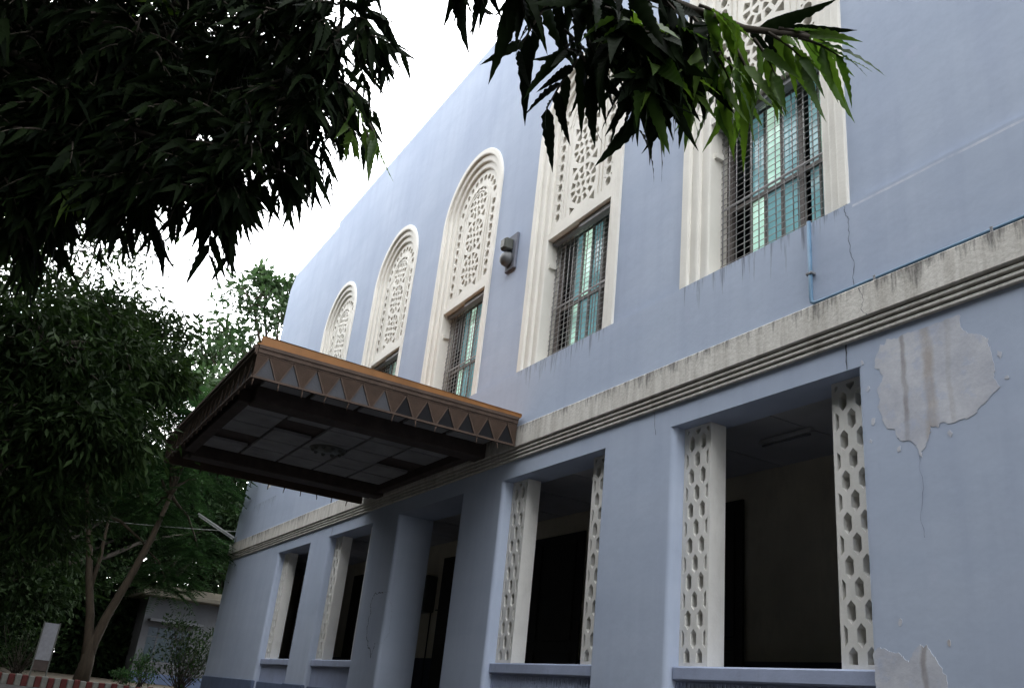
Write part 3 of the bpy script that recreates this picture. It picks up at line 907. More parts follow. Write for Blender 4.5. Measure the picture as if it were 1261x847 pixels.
# entrance canopy --------------------------------------------------------
KX0, KX1, KY = -15.3, -9.8, -3.58
KZ0, KZ1 = 3.22, 3.60
cp = MB()
cp.box(KX0 + 0.03, KX1 - 0.03, KY + 0.03, -0.08, 3.42, 3.58, 0)
cp.box(-14.29, -10.94, KY + 0.281, -0.221, 3.385, 3.417, 0)                 # deck
for x in (-10.78, -14.45):                                                     # deep beams out from the wall
    cp.bbox(x - 0.15, x + 0.15, KY + 0.25, -0.085, 3.20, 3.419, 0.012)
cp.bbox(KX0 + 0.3, -14.61, KY + 0.22, -0.09, 3.27, 3.418, 0.01)
cp.bbox(-14.29, -10.94, KY + 0.12, KY + 0.28, 3.24, 3.418, 0.012)
cp.bbox(-14.29, -10.94, -0.22, -0.09, 3.25, 3.418, 0.012)
canopy = cp.build('entrance_canopy', M['canopy_d'], hall, BX)
def fascia(axis, a0, a1, fixed, outward, ntri, dark_from):
    """axis 'y': runs along y at x = fixed; 'x': runs along x at y = fixed; outward = +1/-1"""
    m = MB()
    def P(t, o_, z): return (fixed + outward * o_, t, z) if axis == 'y' else (t, fixed + outward * o_, z)
    def quad(t0, t1, o0, o1, z0, z1, mi):
        if axis == 'y': m.box(min(fixed + outward * o0, fixed + outward * o1), max(fixed + outward * o0, fixed + outward * o1), t0, t1, z0, z1, mi)
        else: m.box(t0, t1, min(fixed + outward * o0, fixed + outward * o1), max(fixed + outward * o0, fixed + outward * o1), z0, z1, mi)
    quad(a0, a1, -0.03, -0.008, KZ0, 3.50, 3)
    quad(a0, a1, -0.02, 0.035, 3.51, 3.56, 0); quad(a0, a1, -0.02, 0.02, 3.49, 3.51, 0); quad(a0, a1, -0.02, 0.05, 3.56, 3.60, 0)
    quad(a0, a1, -0.02, 0.016, KZ0 - 0.012, KZ0 + 0.012, 0)
    st = (a1 - a0) / ntri; hb = st * 0.40
    for i in range(ntri):
        c = a0 + st * (i + 0.5); za, zb_ = KZ0 + 0.014, 3.475
        t = i if axis == 'y' else 0
        dark = (i >= dark_from)
        m.face([P(c - hb, -0.004, za), P(c + hb, -0.004, za), P(c, -0.004, zb_)], 2 if dark else 1)
        for s in (-1, 1):                               # slim battens up both sides
            d = 0.016
            m.face([P(c + s * hb, 0.012, za), P(c + s * (hb + d), 0.012, za), P(c + s * d * 0.8, 0.012, zb_ + 0.015), P(c, 0.012, zb_)], 4)
            m.face([P(c + s * hb, -0.004, za), P(c + s * hb, 0.012, za), P(c, 0.012, zb_), P(c, -0.004, zb_)], 0)
        # pleated downward triangle between this and the next
        npl = 9
        for kx in range(-1, 2, 2):
            for j in range(npl):
                # horizontal ribs of a half-triangle beside the slate one
                z0 = za + (3.488 - za) * j / npl; z1 = za + (3.488 - za) * (j + 1) / npl
                def edge(zz): return hb * max(0.0, 1 - (zz - za) / (zb_ - za)) + 0.014
                e0, e1 = edge(z0), edge(z1)
                h2 = st / 2 + 0.0005
                if e0 >= h2: e0 = h2 - 0.001
                m.face([P(c + kx * e0, 0.004, z0), P(c + kx * h2, 0.004, z0), P(c + kx * h2, 0.016, z1), P(c + kx * e1, 0.016, z1)], 3)
                m.face([P(c + kx * e1, 0.016, z1), P(c + kx * h2, 0.016, z1), P(c + kx * h2, 0.004, z1), P(c + kx * e1, 0.004, z1)], 3)
    q = m.build('fascia', [M['canopy'], M['slate'], M['hole'], M['pleat'], M['canopy']], canopy, BX)
    q.location = (0, 0, 0)
    return st
# sub-parts are built in world coordinates relative to the hall base, like the canopy itself
def sub(mb, name, mats): return mb.build(name, mats, canopy, BX)
sty = fascia('y', KY, -0.10, KX1, 1, 12, 6)
fascia('y', KY, -0.10, KX0, -1, 12, 6)
stx = fascia('x', KX0, KX1, KY, -1, 19, 99)
for i in range(12):
    for x in (KX1 - 0.004, KX0 + 0.004):
        if i in (5, 9) and x > -12: continue
        m = MB(); y = KY + sty * i + 0.02; r_ = random.uniform(-0.012, 0.012)
        m.tube([(x, y, KZ0 - 0.01), (x + r_, y + r_, KZ0 - 0.055), (x + r_ * 1.6, y + r_, KZ0 - 0.10)], [0.010, 0.009, 0.007], 6)
        sub(m, 'drip_spike', M['canopy'])
for i in range(1, 19):
    m = MB(); x = KX0 + stx * i
    m.tube([(x, KY, KZ0 - 0.01), (x, KY, KZ0 - 0.075)], [0.010, 0.008], 6)
    sub(m, 'drip_spike', M['canopy'])
m = MB()
m.box(KX0 - 0.02, KX1 + 0.005, KY - 0.02, -0.05, 3.612, 3.63)
m.face([(KX0, KY + 0.05, 3.735), (KX1, KY + 0.05, 3.735), (KX1, -0.03, 3.665), (KX0, -0.03, 3.665)])
for xa in (KX1 - 0.04, KX0 + 0.01):
    P8 = [(x, y, z) for x in (xa, xa + 0.03) for (y, z) in ((KY + 0.02, 3.632), (-0.03, 3.632), (-0.03, 3.675), (KY + 0.02, 3.728))]
    for q in ((0, 1, 2, 3), (7, 6, 5, 4), (0, 4, 5, 1), (3, 2, 6, 7), (0, 3, 7, 4), (1, 5, 6, 2)): m.face([P8[i] for i in q])
sub(m, 'roof_sheet', M['orange'])
for ix, x in enumerate(np.arange(-10.945 - 0.62, -14.29, -0.62)):
    for iy, y in enumerate(np.arange(KY + 0.30, -0.5, 0.60)):
        if (ix, iy) in ((1, 1), (3, 0), (2, 4)): continue
        m = MB(); m.bbox(x + 0.025, x + 0.595, y + 0.02, y + 0.58, 3.325, 3.37, 0.004); sub(m, 'soffit_tile', M['tile'])
for iy, y in enumerate(np.arange(KY + 0.25, -0.4, 0.64)):
    m = MB(); m.bbox(-10.57, -10.0, y + 0.02, y + 0.60, 3.375, 3.41, 0.004); sub(m, 'soffit_tile', M['tile'])
m = MB(); m.lathe([(0.0, -0.05), (0.05, -0.05), (0.08, -0.03), (0.15, -0.035), (0.19, -0.015), (0.26, -0.02), (0.28, 0.0)], (-12.55, -1.72, 3.325), n=24)
for i in range(10):
    a = 2 * PI * i / 10; m.lathe([(0.0, -0.04), (0.02, -0.035), (0.035, -0.005)], (-12.55 + 0.22 * math.cos(a), -1.72 + 0.22 * math.sin(a), 3.305), n=8)
sub(m, 'ceiling_rose', M['metal_d'])

# ------------------------------------------------------------------ things fixed to the hall
t = empty('wall_speaker', (-10.72, 0.03, 6.2), 'grey horn bell and small box on a tilted board between two arched windows', 'speaker')
L0 = t.location
def tb(mb, name, mats, p=None): return mb.build(name, mats, p or t, L0)
m = MB(); m.bbox(-10.86, -10.57, -0.012, YU - 0.002, 6.2, 6.82, 0.008); tb(m, 'mounting_board', M['board_plate'])
m = MB(); m.bbox(-10.82, -10.66, -0.145, -0.013, 6.53, 6.72, 0.015); bx_ = tb(m, 'horn_box', M['metal_d'])
m = MB(); m.bbox(-10.80, -10.68, -0.165, -0.146, 6.55, 6.70, 0.006); q = tb(m, 'grille', M['metal_d'], bx_)
m = MB(); m.lathe([(0.0, 0.145), (0.045, 0.14), (0.085, 0.118), (0.11, 0.08), (0.12, 0.035), (0.125, 0.0), (0.05, -0.005)], (-10.745, -0.018, 6.385), (0, -1, 0), 24); tb(m, 'bell_dome', M['bell'])

m = MB()
zc = 3.524
pts = [(-4.87, -0.035, 4.36), (-4.87, -0.035, 3.60), (-4.86, -0.036, 3.55), (-4.83, -0.037, zc + 0.005), (-4.78, -0.038, zc)]
pts += [(x, -0.038, zc) for x in (-4, -3, -1, 1, 3, 4.95)]
m.tube(pts, 0.019, 10)
dp = m.build('drain_pipe', M['pipe']); tag(dp, 'thin blue pipe dropping from the right window sill then running along the cornice', 'pipe')
m = MB(); m.bbox(-4.905, -4.835, -0.058, -0.001, 3.818, 3.842, 0.004); m.build('pipe_clip', M['metal'], dp)
for x in (-4.2, -3.2, -2.0):
    m = MB(); m.bbox(x - 0.012, x + 0.012, -0.06, -0.016, zc - 0.03, zc + 0.025, 0.004); m.build('pipe_clip', M['metal'], dp)

t = empty('tube_lamp', (-25.2, 0.0, 3.62), 'unlit fluorescent tube lamp sticking out from the far corner of the hall', 'lamp')
L0 = t.location
a, b = Vector((-25.2, -0.02, 3.62)), Vector((-25.2, -1.14, 4.10))
d = (b - a).normalized()
m = MB(); m.tube([a, a + d * 0.30], 0.016, 8); m.bbox(-25.25, -25.15, -0.02, 0.0, 3.55, 3.70, 0.006); tb(m, 'bracket', M['metal'])
m = MB(); s = a + d * 0.05
for o_ in (0, 1):
    pass
m.tube([s + Vector((0, 0, 0.02)), b + Vector((0, 0, 0.02))], 0.030, 4); tb(m, 'batten', M['tube'])
m = MB(); m.tube([s + d * 0.03 - Vector((0, 0, 0.035)), b - d * 0.03 - Vector((0, 0, 0.035))], 0.016, 10); tb(m, 'tube', M['tube'])

m = MB(); A_, B_ = Vector((-25.3, -0.02, 3.85)), Vector((-25.6, -8.5, 3.35))
pts = []
for i in range(25):
    u = i / 24; p = A_.lerp(B_, u); p.z -= 0.55 * u * (1 - u); pts.append(p)
m.tube(pts, 0.013, 6)
o = m.build('overhead_wire', M['cable']); tag(o, 'pale sagging cable from the hall corner into the trees', 'cable')

t = empty('meter_box', (-16.4, 1.93, 1.6), 'dark electric meter box on the cream wall inside the entrance', 'meter box')
L0 = t.location
m = MB(); m.bbox(-16.95, -16.0, 1.72, 1.945, 1.62, 2.3, 0.015); tb(m, 'box', M['metal_d'])
m = MB(); m.bbox(-16.88, -16.5, 1.69, 1.719, 1.75, 2.2, 0.01); m.bbox(-16.44, -16.08, 1.69, 1.719, 1.75, 2.2, 0.01); tb(m, 'cover', M['door'])
m = MB(); m.tube([(-16.1, 1.93, 1.62), (-16.1, 1.93, 0.3)], 0.012, 6); m.tube([(-15.9, 1.93, 1.66), (-15.3, 1.93, 1.66)], 0.012, 6); tb(m, 'cable', M['door'])

t = empty('ceiling_lamp', (-6.3, 1.1, 2.92), 'unlit batten lamp under the verandah ceiling behind the nearest opening', 'lamp')
L0 = t.location
m = MB(); m.bbox(-6.6, -5.9, 1.06, 1.11, 2.87, 2.917, 0.006); tb(m, 'batten', M['ceil'])
m = MB(); m.tube([(-6.57, 1.085, 2.85), (-5.93, 1.085, 2.85)], 0.012, 8); tb(m, 'tube', M['metal'])

# ------------------------------------------------------------------ kerb, notice board, house
def stripes(m, x0, x1, y0, y1, z0, z1, st):
    y = y0; i = 0
    while y < y1 - 0.01:
        e = min(y + st, y1); dz = random.uniform(-0.012, 0.012); dx = random.uniform(-0.008, 0.008)
        m.bbox(x0 + dx, x1 + dx, y + 0.002, e - 0.002, z0, z1 + dz, 0.016, i % 2)
        y = e; i += 1
m = MB(); stripes(m, -22.10, -21.98, -12.0, -1.2, -0.62, -0.285, 0.125)
o = m.build('kerb', [M['kerb_w'], M['kerb_r']]); tag(o, 'low kerb of upright bricks striped red and white', 'kerb')

t = empty('notice_board', (-24.0, -3.95, -0.36), 'pale leaning notice board on dark legs behind the striped kerb', 'sign')
L0 = t.location
m = MB(); y0, y1 = -4.12, -3.82
m.box(-24.0, -23.975, y0, y1, 0.03, 0.84)
pnl = tb(m, 'panel', M['notice'])
m = MB(); m.bbox(-24.012, -23.965, y1 + 0.002, y1 + 0.03, -0.36, 0.86, 0.004); tb(m, 'leg', M['metal_d'])
m = MB(); m.bbox(-24.012, -23.965, y0 - 0.03, y0 - 0.002, -0.36, 0.86, 0.004); tb(m, 'leg', M['metal_d'])
m = MB(); m.box(-24.0, -23.985, y0 + 0.001, y1 - 0.001, -0.2, 0.026); tb(m, 'lower_board', M['canopy_d'])

HXW = -40.0
t = empty('garden_house', (HXW - 3, 3, -0.36), 'small pale house with a barred window half hidden behind trees', 'house')
L0 = t.location
wy0, wy1, wz0, wz1 = 0.55, 2.25, 0.47, 1.76
m = MB()
hy0, hy1, hz1 = 0.30, 9.0, 2.9
m.face([(HXW, hy0, -0.4), (HXW, hy1, -0.4), (HXW, hy1, wz0), (HXW, hy0, wz0)])
m.face([(HXW, hy0, wz0), (HXW, wy0, wz0), (HXW, wy0, wz1), (HXW, hy0, wz1)])
m.face([(HXW, wy1, wz0), (HXW, hy1, wz0), (HXW, hy1, wz1), (HXW, wy1, wz1)])
m.face([(HXW, hy0, wz1), (HXW, hy1, wz1), (HXW, hy1, hz1), (HXW, hy0, hz1)])
for (ya, za, yb, zb_) in ((wy0, wz0, wy1, wz0), (wy1, wz0, wy1, wz1), (wy1, wz1, wy0, wz1), (wy0, wz1, wy0, wz0)):
    m.face([(HXW, ya, za), (HXW, yb, zb_), (HXW - 0.2, yb, zb_), (HXW - 0.2, ya, za)])
m.face([(HXW, hy0, -0.4), (HXW, hy0, hz1), (HXW - 6, hy0, hz1), (HXW - 6, hy0, -0.4)])
m.face([(HXW - 6, hy0, -0.4), (HXW - 6, hy0, hz1), (HXW - 6, hy1, hz1), (HXW - 6, hy1, -0.4)])
m.face([(HXW, hy1, -0.4), (HXW - 6, hy1, -0.4), (HXW - 6, hy1, hz1), (HXW, hy1, hz1)])
tb(m, 'wall', M['house'])
m = MB(); m.bbox(HXW, HXW + 0.04, hy0, hy1, -0.4, 0.02, 0.01); tb(m, 'plinth', M['plinth'])
m = MB(); m.bbox(HXW - 6.5, HXW + 0.9, hy0 - 0.4, hy1 + 0.5, 2.9, 3.1, 0.03)
m.bbox(HXW - 6.3, HXW - 0.2, hy0 - 0.1, hy1 + 0.2, 3.102, 3.42, 0.02)
tb(m, 'roof', M['house_roof'])
m = MB(); m.bbox(HXW, HXW + 0.7, wy0 - 0.1, wy1 + 0.3, 1.95, 2.05, 0.01); tb(m, 'sunshade', M['house'])
m = MB()
for y in (wy0, wy0 + 0.42, wy0 + 1.15, wy1 - 0.05):
    m.box(HXW - 0.14, HXW - 0.09, y, y + 0.05, wz0, wz1)
m.box(HXW - 0.139, HXW - 0.091, wy0, wy1, 1.38, 1.42)
wf = tb(m, 'window', M['house'])
m = MB(); m.face([(HXW - 0.12, wy0, wz0), (HXW - 0.12, wy1, wz0), (HXW - 0.12, wy1, wz1), (HXW - 0.12, wy0, wz1)])
m.build('pane', M['glass_d'], wf, L0)

# ------------------------------------------------------------------ foliage
class Leaves:
    def __init__(s): s.b = []; s.d = []; s.n = []; s.l = []; s.w = []; s.t = []; s.m = []
    def add(s, base, dirv, nrm, L, W, tint, mi=0):
        s.b.append(base); s.d.append(dirv); s.n.append(nrm); s.l.append(L); s.w.append(W); s.t.append(tint); s.m.append(mi)
    def build(s, name, mats, parent, at, kind='wavy'):
        b = np.array(s.b, float) - np.array(at); d = np.array(s.d, float); nn = np.array(s.n, float)
        L = np.array(s.l)[:, None]; W = np.array(s.w)[:, None]
        d /= np.linalg.norm(d, axis=1, keepdims=True) + 1e-9
        sd_ = np.cross(d, nn); sd_ /= np.linalg.norm(sd_, axis=1, keepdims=True) + 1e-9
        nn = np.cross(sd_, d)
        n = len(b)
        if kind == 'wavy':
            K = 26
            ph = rng.uniform(0, 6.28, (n, 2)); fr = rng.uniform(6.0, 8.5, n); cur = rng.uniform(0.02, 0.42, n)
            V = np.zeros((n, 3 * K, 3))
            for i in range(K):
                t_ = i / (K - 1)
                hw = max(0.02, (min(1.0, t_ / 0.12) ** 0.6) * (1 - max(0.0, (t_ - 0.30) / 0.70) ** 1.7) * (0.86 + 0.14 * math.sin(PI * min(1, t_ / 0.6))))
                cen = b + d * L * t_ - nn * (L * (cur[:, None] * t_ * t_))
                for j, sg in enumerate((-1, 0, 1)):
                    if sg == 0: V[:, 3 * i + 1] = cen
                    else:
                        wob = np.sin(fr * 2 * PI * t_ + ph[:, (sg + 1) // 2])[:, None]
                        V[:, 3 * i + j] = cen + sd_ * (sg * hw * W / 2 * (1 + 0.11 * wob)) + nn * (0.12 * W * hw + 0.085 * W * hw * wob)
            fq = []
            for i in range(K - 1):
                fq += [(3 * i, 3 * i + 1, 3 * i + 4, 3 * i + 3), (3 * i + 1, 3 * i + 2, 3 * i + 5, 3 * i + 4)]
            fq = np.array(fq); nv = 3 * K; smooth = True
        else:
            V = np.zeros((n, 4, 3))
            V[:, 0] = b; V[:, 2] = b + d * L
            mid = b + d * L * 0.45
            V[:, 1] = mid + sd_ * W / 2 + nn * W * 0.15; V[:, 3] = mid - sd_ * W / 2 + nn * W * 0.15
            fq = np.array([(0, 1, 2, 3)]); nv = 4; smooth = False
        F = (fq[None] + (np.arange(n) * nv)[:, None, None]).reshape(-1, 4)
        me = bpy.data.meshes.new(name)
        me.vertices.add(n * nv); me.vertices.foreach_set('co', V.reshape(-1).astype(np.float32))
        me.loops.add(F.size); me.loops.foreach_set('vertex_index', F.reshape(-1).astype(np.int32))
        me.polygons.add(len(F)); me.polygons.foreach_set('loop_start', np.arange(len(F), dtype=np.int32) * 4)
        me.polygons.foreach_set('material_index', np.repeat(np.array(s.m, np.int32), len(fq)))
        me.polygons.foreach_set('use_smooth', np.full(len(F), smooth))
        me.update(calc_edges=True)
        at_ = me.attributes.new('tint', 'FLOAT', 'FACE')
        at_.data.foreach_set('value', np.repeat(np.array(s.t, np.float32), len(fq)))
        for m_ in mats: me.materials.append(m_)
        o_ = bpy.data.objects.new(name, me); COL.objects.link(o_); o_.parent = parent
        return o_

def rdir(): 
    v = rng.normal(size=3); return v / np.linalg.norm(v)
def curve(a, b, sag, n=8, jit=0.0):
    a, b = np.array(a, float), np.array(b, float); r = []
    for i in range(n + 1):
        u = i / n; p = a + (b - a) * u; p[2] += sag * 4 * u * (1 - u)
        if 0 < i < n: p = p + rng.normal(size=3) * jit
        r.append(p)
    return r

def spray(lv, tw, base, dirv, length, nleaf, LL, young=0.0, droop=0.75):
    """a drooping twig with alternate, hanging, wavy-edged leaves"""
    d = dirv / np.linalg.norm(dirv); pts = []; p = np.array(base, float); seg = length / 6
    for i in range(7):
        pts.append(p.copy()); d = d + np.array((0, 0, -0.11)); d /= np.linalg.norm(d); p = p + d * seg
    tw.tube(pts, [0.0055 * (1 - 0.12 * i) for i in range(7)], 5)
    side = np.cross(d, (0, 0, 1)); side /= np.linalg.norm(side) + 1e-9
    isy = rng.random() < young
    for i in range(nleaf):
        u = 0.15 + 0.85 * i / (nleaf - 1); k = u * 6; j = min(5, int(k)); q = pts[j] + (pts[j + 1] - pts[j]) * (k - j)
        td = pts[j + 1] - pts[j]; td /= np.linalg.norm(td)
        s_ = 1 if i % 2 else -1
        ld = td * 0.7 + side * s_ * rng.uniform(0.35, 0.85) + np.array((0, 0, -droop * rng.uniform(0.5, 1.3))) + rng.normal(size=3) * 0.12
        nr = np.array((0, 0, 1.0)) * 0.6 + rng.normal(size=3) * 0.5 + side * s_ * 0.3
        ll = LL * rng.uniform(0.5, 1.15) * (0.78 + 0.32 * math.sin(PI * u))
        lv.add(q, ld, nr, ll, ll * rng.uniform(0.15, 0.205), rng.random(), 1 if isy else 0)

# the tree whose branches hang over the photographer
base = np.array((-6.6, -8.9, -1.3))
t = empty('overhanging_tree', tuple(base), 'dark tree with long wavy leaves hanging across the top of the photo', 'tree')
tw = MB(); lv = Leaves()
trunk = curve(base, (-6.3, -8.6, 4.6), 0, 8, 0.05)
tw.tube(trunk, [0.20, 0.175, 0.16, 0.15, 0.14, 0.13, 0.12, 0.11, 0.09], 12)
clus = [((-4.13, -5.96, 2.67), 0.54), ((-3.68, -5.49, 2.6), 0.44), ((-3.25, -5.12, 2.6), 0.25), ((-2.92, -4.9, 2.5), 0.16), ((-3.07, -4.93, 2.22), 0.20), ((-3.91, -5.66, 2.1), 0.40), ((-3.47, -5.29, 2.04), 0.30), ((-3.14, -5.05, 1.93), 0.15), ((-3.23, -5.18, 1.77), 0.10), ((-3.97, -5.69, 2.0), 0.18), ((-3.59, -5.4, 1.86), 0.12),
        ((-5.3, -6.5, 3.3), 0.75), ((-5.0, -5.7, 3.4), 0.65), ((-5.4, -6.2, 2.95), 0.5), ((-4.7, -5.2, 3.3), 0.45), ((-5.0, -5.7, 3.0), 0.42), ((-4.6, -4.9, 3.3), 0.3), ((-4.5, -7.2, 2.7), 0.55),
        ((-4.04, -5.84, 1.82), 0.22), ((-4.6, -6.15, 1.95), 0.26), ((-4.2, -6.3, 3.7), 0.7), ((-3.4, -5.6, 3.5), 0.55), ((-5.0, -6.6, 4.3), 0.8), ((-4.6, -5.4, 4.3), 0.7), ((-3.6, -6.6, 3.1), 0.6), ((-4.2, -7.3, 3.4), 0.7)]  # higher clusters are out of view, added to block overhead light
for ci, (c, r) in enumerate(clus):
    c = np.array(c)
    st = trunk[4 + ci % 4]
    limb = curve(st, c + np.array((-0.25, -0.1, 0.05)), 0.2, 8, 0.05)
    tw.tube(limb, [0.05 - 0.0048 * i for i in range(9)], 6)
    ns = int(18 + 420 * r * r + 60 * r)
    for _ in range(ns):
        q = rdir() * (rng.random() ** 0.45) * r
        q[2] *= 0.85
        dv = q / (np.linalg.norm(q) + 1e-6) * 0.6 + rng.normal(size=3) * 0.45
        spray(lv, tw, c + q * 0.8, dv, rng.uniform(0.12, 0.24), int(rng.integers(6, 10)), 0.175, 0.012)
# the bough reaching to the right, over the wall
bough = [np.array(p) for p in ((-6.35, -8.65, 3.6), (-3.4, -7.6, 3.9), (-2.1, -5.9, 2.95), (-1.86, -5.1, 2.45), (-1.7, -4.68, 2.08), (-1.55, -4.4, 1.88), (-1.40, -4.16, 1.77), (-1.28, -4.04, 1.72))]
tw.tube(bough, [0.06, 0.05, 0.042, 0.034, 0.024, 0.017, 0.010, 0.006], 8)
def side_twig(a, b, n): tw.tube(curve(a, b, 0.03, 5, 0.01), [0.010 - 0.0012 * i for i in range(6)], 5)
sp = [((-1.80, -4.80, 2.02), 0.10, 7, 0.0), ((-1.70, -4.68, 1.94), 0.12, 8, 0.0), ((-1.62, -4.52, 1.87), 0.14, 10, 0.0), ((-1.56, -4.41, 1.79), 0.14, 10, 0.05), ((-1.50, -4.30, 1.78), 0.09, 7, 0.15), ((-1.42, -4.20, 1.74), 0.07, 4, 0.4), ((-1.58, -4.36, 1.64), 0.06, 5, 0.1), ((-1.66, -4.50, 1.72), 0.06, 5, 0.0), ((-1.60, -4.40, 1.70), 0.07, 7, 0.1)]
for c, r, n_, yg in sp:
    c = np.array(c)
    for _ in range(n_):
        q = rdir() * r * rng.random() ** 0.5
        dv = np.array((0.22, 0.40, -0.45)) * rng.uniform(0.2, 1.2) + rng.normal(size=3) * 0.45
        spray(lv, tw, c + q, dv, rng.uniform(0.07, 0.17), int(rng.integers(4, 8)), 0.215, yg, 0.55)
# the open, lighter end of the bough
for c, d_, yg, n_ in (((-1.33, -4.10, 1.75), (0.5, 0.75, 0.05), 0.9, 7), ((-1.35, -4.12, 1.74), (0.4, 0.8, -0.35), 0.8, 7), ((-1.40, -4.16, 1.76), (0.35, 0.6, 0.3), 0.9, 6),
                      ((-1.38, -4.14, 1.73), (0.3, 0.5, -0.8), 0.6, 6), ((-1.30, -4.06, 1.72), (0.45, 0.8, -0.1), 1.0, 6), ((-1.46, -4.22, 1.72), (0.2, 0.5, -0.7), 0.9, 6), ((-1.50, -4.28, 1.70), (0.1, 0.4, -0.8), 0.8, 6)):
    spray(lv, tw, np.array(c), np.array(d_), 0.13, n_, 0.185, yg, 0.28)
# a couple of light young shoots on the hanging fringe
for c in ((-2.88, -4.74, 2.06), (-2.82, -4.73, 2.03), (-2.94, -4.80, 2.10), (-2.90, -4.82, 2.22)):
    spray(lv, tw, np.array(c), np.array((0.35, 0.3, -0.6)), 0.12, 6, 0.17, 1.0, 0.8)
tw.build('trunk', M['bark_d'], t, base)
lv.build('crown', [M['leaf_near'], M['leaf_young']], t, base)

def clump_tree(name, label, base, fork, clusters, mat, trunk_r, leafL, per, bark='bark', ratio=0.32, seedspread=0.22, limbs=None, droop=0.3, sub_n=26):
    """tapered trunk, a limb to every cluster, crown of many small leaf clumps"""
    t = empty(name, tuple(base), label, 'tree')
    tw = MB(); lv = Leaves(); base = np.array(base, float); fork = np.array(fork, float)
    tk = curve(base, fork, 0, 6, 0.04)
    tw.tube(tk, [trunk_r * (1.25 - 0.5 * i / 6) if i else trunk_r * 1.45 for i in range(7)], 10)
    for (c, r) in clusters:
        c = np.array(c, float)
        lb = curve(fork if rng.random() < 0.7 else tk[5], c, rng.uniform(-0.02, 0.05) * np.linalg.norm(c - fork), 7, 0.05 * r)
        tw.tube(lb, [trunk_r * 0.55 * (1 - 0.12 * i) for i in range(8)], 6)
        for _ in range(sub_n):
            v = rdir(); v[2] = v[2] * 0.8 + 0.05
            q = c + v * r * rng.uniform(0.45, 1.0)
            if rng.random() < 0.5: tw.tube([c + (q - c) * 0.2, q], [trunk_r * 0.12, trunk_r * 0.04], 4, cap=False)
            sr = r * seedspread * rng.uniform(0.7, 1.4)
            tb_ = rng.uniform(0, 0.55)
            for _ in range(per):
                o_ = rng.normal(size=3) * sr * np.array((1, 1, 0.6))
                dv = o_ / (np.linalg.norm(o_) + 1e-6) + rng.normal(size=3) * 0.5 + np.array((0, 0, -droop))
                ll = leafL * rng.uniform(0.7, 1.25)
                lv.add(q + o_, dv, np.array((0, 0, 1.0)) + rng.normal(size=3) * 0.45, ll, ll * ratio, min(1, tb_ + rng.uniform(0, 0.45)))
    if limbs:
        for l in limbs: tw.tube(l[0], l[1], 9)
    tw.build('trunk', M[bark], t, base)
    lv.build('crown', [mat] if not isinstance(mat, list) else mat, t, base, 'flat')
    return t

def feather_tree(name, label, base, stems, clusters, mat, per=46):
    t = empty(name, tuple(base), label, 'tree'); tw = MB(); lv = Leaves()
    for pts, rad in stems: tw.tube(pts, rad, 10)
    tips = [np.array(s[0][-1]) for s in stems]
    for c, r in clusters:
        c = np.array(c, float)
        st = min(tips, key=lambda q: np.linalg.norm(q - c))
        tw.tube(curve(st, c, 0.15, 6, 0.06), [0.05 - 0.006 * i for i in range(7)], 6)
        for _ in range(per):
            v = rdir(); q = c + v * r * rng.uniform(0.3, 1.0) * np.array((1, 1, 0.7))
            d = np.array((v[0], v[1], rng.uniform(-0.35, 0.15))); d /= np.linalg.norm(d) + 1e-6
            sd_ = np.cross(d, (0, 0, 1)); sd_ /= np.linalg.norm(sd_) + 1e-6
            FL = rng.uniform(0.5, 0.85); tb_ = rng.uniform(0, 0.6)
            for i in range(11):
                u = (i + 1) / 11; p = q + d * FL * u + np.array((0, 0, -0.22 * FL * u * u))
                for s_ in (-1, 1):
                    ll = 0.17 * (1 - 0.55 * abs(u - 0.45)) * rng.uniform(0.85, 1.15)
                    lv.add(p, sd_ * s_ + d * 0.35 + np.array((0, 0, -0.15)), np.array((0, 0, 1.0)) + rng.normal(size=3) * 0.12, ll, ll * 0.42, tb_ + rng.uniform(0, 0.35))
    tw.build('trunk', M['bark'], t, base); lv.build('crown', [mat], t, base, 'flat')
    return t

# forked tree behind the kerb, feathery leaves
feather_tree('forked_tree', 'tree with a pale forked trunk and feathery leaves beyond the striped kerb', (-25.0, -2.95, -0.36),
    [([(-25.0, -2.95, -0.4), (-25.0, -2.92, 0.1), (-25.0, -2.95, 0.5), (-25.0, -2.95, 0.75)], [0.20, 0.165, 0.14, 0.08]),
     ([(-25.0, -2.96, 0.1), (-25.0, -3.02, 0.6), (-25.0, -3.14, 1.2), (-25.05, -3.4, 2.1), (-25.1, -3.6, 2.9), (-25.2, -4.0, 4.2)], [0.12, 0.115, 0.10, 0.085, 0.075, 0.05]),
     ([(-25.0, -2.92, 0.1), (-25.0, -2.88, 0.6), (-25.0, -2.75, 1.2), (-25.0, -2.45, 2.2), (-24.9, -2.2, 3.2), (-24.8, -2.0, 4.4)], [0.13, 0.125, 0.11, 0.095, 0.08, 0.05]),
     ([(-25.03, -3.3, 1.7), (-25.1, -3.25, 2.5), (-25.2, -3.3, 3.6)], [0.06, 0.05, 0.03])],
    [((-25.76, -3.36, 5.36), 1.54), ((-24.74, -2.28, 6.32), 1.32), ((-24.95, -1.48, 4.95), 1.32), ((-25.57, -4.31, 4.23), 1.1), ((-25.9, -2.31, 4.0), 0.9), ((-25.6, -0.9, 3.3), 0.8), ((-25.8, -1.5, 2.4), 0.7), ((-26.5, -4.0, 6.8), 1.4), ((-26.5, -2.0, 7.4), 1.1), ((-25.5, -2.7, 6.6), 1.3), ((-25.3, -1.6, 6.9), 1.1), ((-26, -3.4, 7.8), 1.3), ((-26.4, -2.6, 5.2), 1.2)], M['leaf_feather'], 135)
